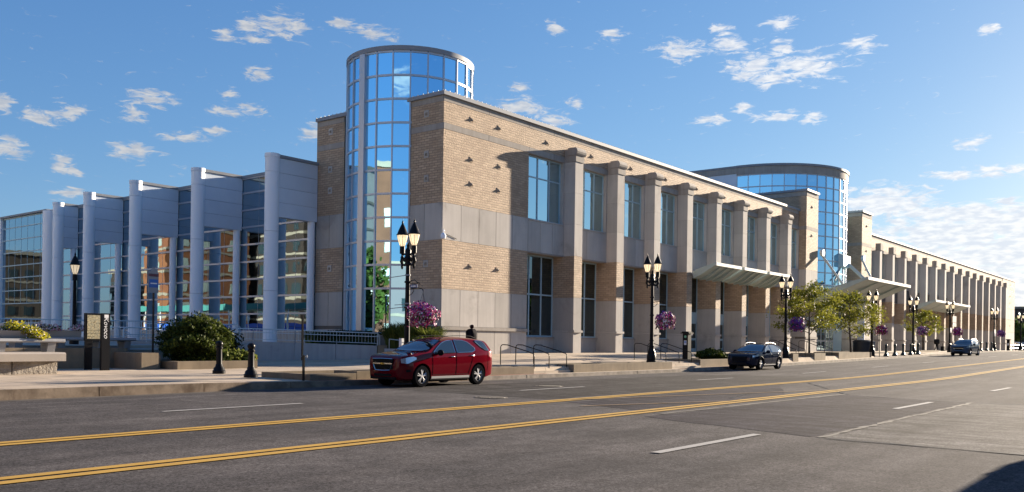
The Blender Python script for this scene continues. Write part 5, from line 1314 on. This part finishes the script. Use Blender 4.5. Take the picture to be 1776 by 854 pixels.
suv = dict(L=4.77, W=1.84, rw=.36, axles=(.93, 3.79), paint=RED, chrome_line=True, spokes=5, roofw=.62,
  top=[(0, .72), (.03, .90), (.12, 1.0), (.35, 1.06), (.8, 1.13), (1.22, 1.18), (1.55, 1.36), (1.85, 1.52), (2.1, 1.61), (2.5, 1.66), (3.1, 1.68), (3.7, 1.665), (4.15, 1.62), (4.34, 1.585), (4.48, 1.42), (4.62, 1.20), (4.70, 1.05), (4.75, .85), (4.77, .62)],
  wid=[(0, .60), (.06, .70), (.2, .80), (.45, .88), (.9, .915), (1.6, .92), (3.2, .92), (3.9, .918), (4.3, .89), (4.6, .83), (4.74, .72), (4.77, .64)],
  bot=[(0, .34), (.12, .24), (.5, .22), (4.3, .23), (4.65, .30), (4.77, .42)], belt=[(0, .98), (1.2, 1.08), (4.77, 1.20)],
  sidewin=[(1.50, 2.55, [(1.50, 1.115), (2.55, 1.135)], [(1.50, 1.16), (1.75, 1.33), (2.0, 1.47), (2.25, 1.54), (2.55, 1.565)]), (2.66, 3.62, [(2.66, 1.137), (3.45, 1.155), (3.62, 1.22)], [(2.66, 1.57), (3.1, 1.565), (3.35, 1.50), (3.62, 1.30)]), (3.78, 4.38, [(3.78, 1.52), (4.0, 1.33), (4.2, 1.22), (4.38, 1.20)], [(3.78, 1.56), (4.1, 1.545), (4.25, 1.48), (4.38, 1.24)])],
  patches=[(.10, .66, [(.10, .80), (.3, .78), (.66, .92)], [(.10, .93), (.35, .99), (.55, 1.01), (.66, .98)], LMP, 'headlight'), (4.40, 4.72, [(4.40, 1.0), (4.72, .90)], [(4.40, 1.17), (4.58, 1.15), (4.72, 1.0)], TLR, 'tail_light'), (1.38, 3.30, [(1.38, .27), (3.30, .27)], [(1.38, .35), (3.30, .35)], MATS['alloy'], 'sill_trim'), (1.34, 3.34, [(1.34, .225), (3.34, .225)], [(1.34, .268), (3.34, .268)], TRIM, 'rocker_panel'), (.25, .42, [(.25, .50), (.42, .51)], [(.25, .58), (.42, .58)], TRIM, 'fog_lamp')],
  seams=[(1.42, .40, 1.42, 1.08), (2.60, .38, 2.62, 1.12), (3.46, .95, 3.64, 1.18), (1.42, .40, 3.25, .40), (3.25, .40, 3.46, .95), (4.30, .5, 4.36, 1.15)], handles=[(2.42, 1.00), (3.45, 1.04)], handle_mat=CHR,
  screen=(1.24, 2.02), rear=(4.36, 4.62), mirror=(1.66, 1.12), mirror_mat=TRIM, extra=[front_bits((.58, .93), True, GOLD), rails(TRIM)])
car(suv, (20.05, 21.45, 0), math.radians(.5), 'dark red suv parked at the kerb below the lamp with pink flowers')
NAV = paint('dark_navy_paint', (.008, .012, .028), .4)
wag = dict(suv); wag.update(L=4.64, W=1.87, rw=.35, axles=(.93, 3.70), paint=NAV, arch=MATS['alloy'] if False else TRIM, chrome_line=True,
  top=[(0, .66), (.03, .80), (.12, .88), (.4, .94), (.9, 1.0), (1.30, 1.05), (1.65, 1.22), (1.95, 1.37), (2.2, 1.46), (2.7, 1.52), (3.2, 1.52), (3.7, 1.49), (4.05, 1.44), (4.25, 1.38), (4.42, 1.20), (4.55, 1.0), (4.62, .82), (4.64, .62)],
  wid=[(0, .58), (.08, .72), (.25, .84), (.6, .91), (1.2, .93), (3.4, .935), (4.0, .92), (4.4, .86), (4.6, .76), (4.64, .66)], belt=[(0, .88), (1.3, .96), (4.64, 1.07)],
  sidewin=[(1.55, 2.50, [(1.55, 1.0), (2.50, 1.01)], [(1.55, 1.04), (1.85, 1.22), (2.1, 1.34), (2.5, 1.42)]), (2.60, 3.95, [(2.60, 1.01), (3.7, 1.04), (3.95, 1.12)], [(2.60, 1.425), (3.2, 1.42), (3.6, 1.36), (3.95, 1.20)])],
  patches=[(.10, .62, [(.10, .72), (.62, .80)], [(.10, .82), (.4, .88), (.62, .88)], LMP, 'headlight'), (4.25, 4.60, [(4.25, .92), (4.60, .80)], [(4.25, 1.10), (4.60, 1.0)], TLR, 'tail_light'), (1.36, 3.25, [(1.36, .26), (3.25, .26)], [(1.36, .32), (3.25, .32)], MATS['alloy'], 'sill_trim')],
  seams=[(1.42, .36, 1.42, .94), (2.55, .34, 2.57, 1.0), (3.50, .9, 3.70, 1.04), (1.42, .36, 3.2, .36)], handles=[(2.40, .90), (3.45, .94)], screen=(1.32, 2.12), rear=(4.26, 4.50), mirror=(1.72, 1.02), mirror_mat=NAV, extra=[front_bits((.48, .76), None, None), rails(ALLOY, 2.1, 3.9)])
car(wag, (47.7, 21.45, road_z(51)), math.radians(1), 'black wagon parked at the kerb, sun glinting on its roof')
SIL = paint('silver_blue_paint', (.06, .085, .12), .6)
cro = dict(suv); cro.update(paint=SIL, L=4.6, axles=(.92, 3.66), spokes=6, extra=[front_bits((.56, .90), True, None), rails(ALLOY)])
cro['top'] = [(x*4.6/4.77, z) for x, z in suv['top']]; cro['wid'] = [(x*4.6/4.77, z) for x, z in suv['wid']]; cro['handle_mat'] = SIL
sc = 4.6/4.77
for k in ('bot', 'belt'): cro[k] = [(x*sc, z) for x, z in suv[k]]
cro['sidewin'] = [(a*sc, b*sc, [(x*sc, z) for x, z in lo], [(x*sc, z) for x, z in hi]) for a, b, lo, hi in suv['sidewin']]
cro['patches'] = [(a*sc, b*sc, [(x*sc, z) for x, z in lo], [(x*sc, z) for x, z in hi], m_, n_) for a, b, lo, hi, m_, n_ in suv['patches']]
cro['seams'] = [(a*sc, b, c*sc, d) for a, b, c, d in suv['seams']]; cro['screen'] = (1.24*sc, 2.02*sc); cro['rear'] = (4.36*sc, 4.60*sc); cro['handles'] = [(2.42*sc, 1.0), (3.45*sc, 1.04)]
c3 = car(cro, (98.0, 20.6, road_z(99)), math.radians(-4), 'silver blue crossover in the far lane coming this way', name='car')
# cars far beyond the end of the building
cm = children_map()
for i, (x, y, lab) in enumerate(((205, 30, 'silver car parked beyond the far end of the building'), (212, 26.5, 'second car parked beyond the building at the right edge'), (220, 31, 'car farthest away at the right edge, half behind the others'))):
    clone(c3, (x, y, .85), math.radians(80+i*7), lab, 'cars parked beyond the building', cm)
# tall van at the near kerb, outside the picture, whose shadow falls across the bottom right corner
def van():
    WH = paint('white_van_paint', (.7, .7, .7), .0); e = empty('parked_van', (19.6, -1.35, 0), 0, 'tall white van parked at the near kerb', 'van')
    prof = [(0, .45), (.0, .95), (.12, 1.15), (.9, 1.35), (1.5, 2.15), (1.8, 2.45), (5.6, 2.5), (5.7, 2.3), (5.72, .45)]
    v = [(x, 0, z) for x, z in prof]+[(x, 1.0, z) for x, z in prof]+[]; n = len(prof)
    v = [(x, .08 if z > 1.5 else 0, z) for x, z in prof]+[(x, 1.92 if z > 1.5 else 2.0, z) for x, z in prof]
    mesh_obj('body', v, [tuple(range(n))[::-1], tuple(range(n, 2*n))]+[(i, (i+1) % n, n+(i+1) % n, n+i) for i in range(n)], WH, e, 20, False)
    mesh_obj('windscreen', [(.93, .2, 1.40), (.93, 1.8, 1.40), (1.48, 1.7, 2.11), (1.48, .3, 2.11)], [(0, 1, 2, 3)], CGL, e, None, False) ; 
    for s, y in ((1, 2.01), (-1, -.01)): MB().box(1.35, 2.2, y-.01, y+.01, 1.4, 1.95).build('side_window', CGL, e, None, False); wheel(e, .95, 1.0+s*.86, .36, s); wheel(e, 4.7, 1.0+s*.86, .36, s)
    for s, y in ((1, 2.32), (-1, -.32)): MB().lathe([(0, -.25), (.12, -.22), (.14, 0), (.12, .2), (0, .22)], (1.2, y, 1.6), 10).build('mirror', TRIM, e, 50, False); MB().tube([(1.25, 1.0+s*.95, 1.5), (1.2, y, 1.5)], .03, 6).build('mirror_arm', TRIM, e, None, False)
van()
# ------------------------------------------------------------------ people
def person(loc, rz, label, pose, cols, hood=False):
    e = empty('person', loc, rz, label, 'person')
    SK = MATS.get('skin_'+cols[0]) or mat('skin_'+cols[0], dict(dark=(.10, .05, .035), light=(.42, .25, .18))[cols[0]], .6)
    J = pose
    def skin(name, verts, edges, rad, m, parent=e, sub=2):
        me = bpy.data.meshes.new(name); me.from_pydata(verts, edges, []); o = bpy.data.objects.new(name, me); COL.objects.link(o)
        o.modifiers.new('s', 'SKIN'); o.modifiers.new('u', 'SUBSURF').levels = sub
        for i, r in enumerate(rad): me.skin_vertices[0].data[i].radius = (r, r) if not isinstance(r, tuple) else r
        me.skin_vertices[0].data[0].use_root = True
        dg = bpy.context.evaluated_depsgraph_get(); nm = bpy.data.meshes.new_from_object(o.evaluated_get(dg)); bpy.data.objects.remove(o); nm.materials.clear(); nm.materials.append(m); nm.shade_smooth()
        q = bpy.data.objects.new(name, nm); COL.objects.link(q); attach(q, parent, False); return q
    # body: pelvis, chest, neck, head, arms, legs in one skin
    V = [(0, 0, .95), (0, 0, 1.18), (0, .01, 1.38), (0, .02, 1.50), (0, .01, 1.57), (0, -.0, 1.66), (0, .0, 1.74)]; E = [(0, 1), (1, 2), (2, 3), (3, 4), (4, 5), (5, 6)]; R = [(.15, .12), (.14, .11), (.16, .12), .06, .055, .095, .075]
    for s, (el, ha) in ((-1, pose['arms'][0]), (1, pose['arms'][1])):
        k = len(V); V += [(s*.18, 0, 1.42), (s*.24, *el), (s*ha[0], ha[1], ha[2])]; E += [(2, k), (k, k+1), (k+1, k+2)]; R += [.065, .05, .038]
        h = k+2
        for q in range(5):
            kk = len(V); d = (q-1.5)*.018; V.append((s*ha[0]+(0 if q < 4 else -s*.03), ha[1]+d if q < 4 else ha[1]-.03, ha[2]-.085-(.012 if q in (1, 2) else 0)+(0 if q < 4 else .045))); E.append((h, kk)); R.append(.010)
    for s, (kn, an) in ((-1, pose['legs'][0]), (1, pose['legs'][1])):
        k = len(V); V += [(s*.09, 0, .90), (s*.10, kn[0], kn[1]), (s*.10, an[0], an[1]), (s*.11, an[0]-.16, an[1]-.05)]; E += [(0, k), (k, k+1), (k+1, k+2), (k+2, k+3)]; R += [.095, .065, .045, .035]
    skin('body', V, E, R, SK)
    # clothing
    CO, PA, HA, SH = [MATS.get(n) or mat(n, c, .85, Specular_IOR_Level=.02) for n, c in cols[1:5]]
    V = [(0, 0, .84), (0, 0, 1.05), (0, 0, 1.25), (0, .01, 1.42), (0, .015, 1.53)]; E = [(0, 1), (1, 2), (2, 3), (3, 4)]; R = [(.40, .28), (.44, .30), (.40, .28), (.25, .18), (.13, .13)]
    for s, (el, ha) in ((-1, pose['arms'][0]), (1, pose['arms'][1])):
        k = len(V); V += [(s*.22, 0, 1.42), (s*.28, *el), (s*ha[0], ha[1], ha[2]+.03)]; E += [(3, k), (k, k+1), (k+1, k+2)]; R += [.13, .15, .10]
    skin('coat', V, E, R, CO)
    V = [(0, 0, .92)]; E = []; R = [(.155, .13)]
    for s, (kn, an) in ((-1, pose['legs'][0]), (1, pose['legs'][1])):
        k = len(V); V += [(s*.09, 0, .85), (s*.10, kn[0], kn[1]), (s*.10, an[0], an[1]+.03)]; E += [(0, k), (k, k+1), (k+1, k+2)]; R += [.105, .08, .065]
    skin('trousers', V, E, R, PA)
    for s, (kn, an) in ((-1, pose['legs'][0]), (1, pose['legs'][1])): MB().lathe([(.05, 0), (.055, .03), (.045, .09), (.02, .1)], (0, 0, 0), 10); m = MB().box(s*.11-.05, s*.11+.05, an[0]-.20, an[0]+.07, an[1]-.09, an[1]-.0); m.build('shoe', SH, e, None, False)
    if hood: skin('hood', [(0, .03, 1.52), (0, .03, 1.66), (0, .01, 1.75)], [(0, 1), (1, 2)], [(.10, .10), (.118, .122), .085], HA)
    else: skin('hair', [(0, .025, 1.66), (0, .01, 1.75)], [(0, 1)], [(.098, .10), .078], HA)
    f = MB(); f.lathe([(0, -.02), (.012, 0), (.014, .03), (0, .06)], (0, -.10, 1.655), 8); f.build('nose', SK, e, 60, False)
    for s in (-1, 1): MB().lathe([(0, 0), (.012, .004), (.012, .008), (0, .012)], (s*.034, -.088, 1.682), 8, 'y').build('eye', BLACKM, e, None, False); MB().lathe([(0, -.02), (.018, -.01), (.018, .02), (0, .03)], (s*.094, .0, 1.66), 8).build('ear', SK, e, 60, False)
    MB().box(-.025, .025, -.093, -.085, 1.61, 1.618).build('mouth', MATS['sign_maroon'], e, None, False)
    return e
walk = dict(arms=(((.05, 1.17), (.24, -.10, 1.0)), ((.06, 1.16), (.30, -.06, .96))), legs=(((-.06, .50), (-.02, .10)), ((.04, .50), (.20, .13))))
person((34.5, 30.3, walk_z(34.5, 30.3)), math.radians(200), 'person in a black hooded coat walking away along the sunlit wall', walk, ['dark', ('black_coat', (.010, .009, .012)), ('dark_trousers', (.012, .012, .016)), ('dark_hood', (.02, .008, .010)), ('black_shoe', (.01, .01, .01))], True)
person((121.3, 28, walk_z(121, 28)), math.radians(60), 'distant person in dark clothes with a grey pack standing by the small tree', walk, ['light', ('dark_jacket', (.02, .02, .022)), ('grey_trousers', (.03, .03, .032)), ('dark_hair', (.02, .015, .01)), ('shoe_dark', (.01, .01, .01))])
e = empty('backpack', (121.62, 27.95, walk_z(121, 28)+1.15), 0, 'grey backpack on the back of the distant person', 'backpack'); MB().box(-.13, .13, -.17, .17, -.25, .28).build('bag', mat('pack_grey', (.25, .27, .3), .8), e, None, False); MB().tube([(-.1, -.1, .25), (-.2, -.1, .1), (-.1, -.1, -.2)], .02, 5).build('strap', BLACKM, e, None, False)
e = empty('rolling_bag', (122.8, 27.6, walk_z(122, 28)), 0, 'small black rolling bag on the ground beside the distant person', 'bag'); MB().box(-.4, .4, -.2, .2, .08, .62).build('bag', BLACKM, e, None, False); MB().tube([(-.3, 0, .6), (-.3, 0, 1.0), (-.1, 0, 1.0), (-.1, 0, .6)], .02, 5).build('handle', BLACKM, e, None, False); MB().lathe([(.08, -.2), (.08, .2)], (-.3, 0, .08), 10, 'y').lathe([(.08, -.2), (.08, .2)], (.3, 0, .08), 10, 'y').build('wheel', RUB, e, None, False)

# ------------------------------------------------------------------ surroundings, mostly seen as reflections in the glass
BR2 = varied('orange_brick', (.20, .085, .04), (.16, .065, .035), .9, .4, 0, 5); PALE = varied('pale_stone', (.27, .24, .19), (.22, .20, .16), .85, .4, 0, 5); WGL = mat('dark_window', (.03, .05, .06), .1, .2); TEAL = mat('teal_metal', (.06, .22, .20), .5)
def block(name, x0, x1, y0, y1, h, m, label, fl=3.6, wx=3.0, ws=.27, bands=True, faces='xXyY', zb=0, cat='building', wm=WGL):
    """simple building: wall body, cornice, window rows on the named faces"""
    e = empty(name, ((x0+x1)/2, (y0+y1)/2, zb), 0, label, cat); b = box('wall', x0, x1, y0, y1, zb-.5, h, m, e); box('roof', x0-.4, x1+.4, y0-.4, y1+.4, h, h+.7, PALE, e)
    nf = int((h-1.5)/fl); w = MB(); bd = MB()
    for k in range(nf):
        z = zb+1.4+k*fl
        if bands: bd.box(x0-.12, x1+.12, y0-.12, y1+.12, z-.75, z-.35)
        for f, a0, a1 in (('x', y0, y1), ('X', y0, y1), ('y', x0, x1), ('Y', x0, x1)):
            if f not in faces: continue
            n = max(1, int((a1-a0)/wx))
            for i in range(n):
                c = a0+(a1-a0)*(i+.5)/n; s = wx*ws
                if f == 'x': w.box(x0-.06, x0+.1, c-s, c+s, z, z+fl*.5)
                if f == 'X': w.box(x1-.1, x1+.06, c-s, c+s, z, z+fl*.5)
                if f == 'y': w.box(c-s, c+s, y0-.06, y0+.1, z, z+fl*.5)
                if f == 'Y': w.box(c-s, c+s, y1-.1, y1+.06, z, z+fl*.5)
    w.build('window', wm, e)
    if bands: bd.build('stone_band', PALE, e)
    return e
PGL = mat('pale_blind', (.26, .32, .29), .4)
block('brick_tower', -22, -7, 130, 137, 30, BR2, 'tall orange brick tower with pale bands beyond the square', faces='Xy', wm=PGL, wx=4.5)
block('brick_office', -44, -30, 26, 43, 23, varied('red_brick', (.15, .068, .042), (.12, .055, .035), .9, .4, 0, 5), 'brick office with pale windows across the side street', faces='Xy', wm=PGL, bands=False, wx=4.2, ws=.15)
varied('light_limestone', (.52, .48, .42), (.46, .42, .37), .85, .4, 0, 5)
block('side_office', -44, -30, -8, 24.5, 11.5, MATS['sign_back'], 'dark grey office across the side street', faces='X', wx=3.4, ws=.2)
block('bounce_block', -52, -30, 45, 112, 9, MATS['light_limestone'], 'low pale block added out of view to bounce sun onto the shaded walls', faces='X', wx=4, ws=.25)  # added out of view, its sunlit face fills the shaded walls
block('bounce_tower', -48, -30.5, 86, 117, 28, MATS['light_limestone'], 'unseen pale tower added as a sunlit reflector for the shaded end wall', faces='X', wx=3.6, ws=.2)  # unseen, put in to bounce sunlight back at the end faces
block('corner_bank', -50, -30, -70, -10, 11, MATS['sign_back'], 'low dark bank on the far side of the crossing', faces='X', wx=4, ws=.22)
block('dark_tower', -62, -24, 118, 150, 30, mat('dark_facade', (.035, .028, .025), .8), 'dark facade tower left of the orange brick tower', faces='Xy')
block('low_office', -62, -36, 185, 205, 16, MATS['dark_facade'], 'low dark office at the far side of the square', faces='Xy')
block('grey_office', -14, 26, 185, 205, 17, varied('tan_block', (.09, .07, .055), (.07, .055, .042), .9, .3, 0), 'low tan block with dark windows beyond the square', faces='Xy')
block('brown_office', -150, -70, 165, 190, 16, MATS['tan_block'], 'long brown block at the far side of the square', faces='Xy')
block('parking_garage', 70, 150, -60, -24, 11, MATS['tan_block'], 'long parking garage across the street', faces='Y', bands=True)
block('shop_row', 160, 330, -70, -30, 9, BR2, 'row of low brick shops across the street', faces='Y', bands=True)
block('street_office', -60, 20, -50, -16, 14, MATS['tan_block'], 'office building behind the near sidewalk', faces='Y')
block('red_building', 55, 66, 178, 190, 15.5, mat('red_cladding', (.42, .06, .035), .7), 'small red building glimpsed at the left edge behind the glass wing', faces='xy', zb=0)
block('dark_office', 330, 380, 40, 90, 14, mat('dark_brown_wall', (.07, .055, .05), .8), 'dark low building beyond the far end of the street', faces='xy')
e = empty('bus_shelter', (8, 70, 1.1), 0, 'long teal roofed bus shelter with blue screens on the square', 'bus shelter')
box('roof_fascia', 3, 7.5, 60, 112, 4.6, 5.3, TEAL, e); BLU = mat('blue_screen', (.03, .12, .55), .4); BLU2 = mat('blue_screen_line', (.015, .05, .25), .4)
for k in range(14): box('post', 7.2, 7.35, 61+3.8*k, 61.15+3.8*k, 1.1, 4.6, COLW, e)
for k in range(13): 
    s = box('screen', 7.28, 7.33, 61.3+3.8*k, 64.6+3.8*k, 1.1, 3.0, BLU, e)
    for z in (1.5, 1.85, 2.2, 2.55): box('screen_line', 7.325, 7.34, 61.3+3.8*k, 64.6+3.8*k, z, z+.08, BLU2, s)
for i, (x, y, h, lab) in enumerate(((4, 56, 10, 'leafy tree on the square reflected in the drum'), (-6, 58, 9, 'second leafy tree on the square'), (-14, 40, 11, 'tall tree near the brick office'), (58, -13, 10, 'tree on the near sidewalk opposite the entrance'), (76, -13, 11, 'second tree on the near sidewalk'), (98, -14, 12, 'third tree on the near sidewalk'), (120, -14, 11, 'fourth tree on the near sidewalk'), (143, -14, 12, 'last tree on the near sidewalk'))):
    tree('tree', x, y, 0, h, h*.42, h*.33, lab, 2600, .5, 120+i, LEAF_GEN, .22, tr=.22)
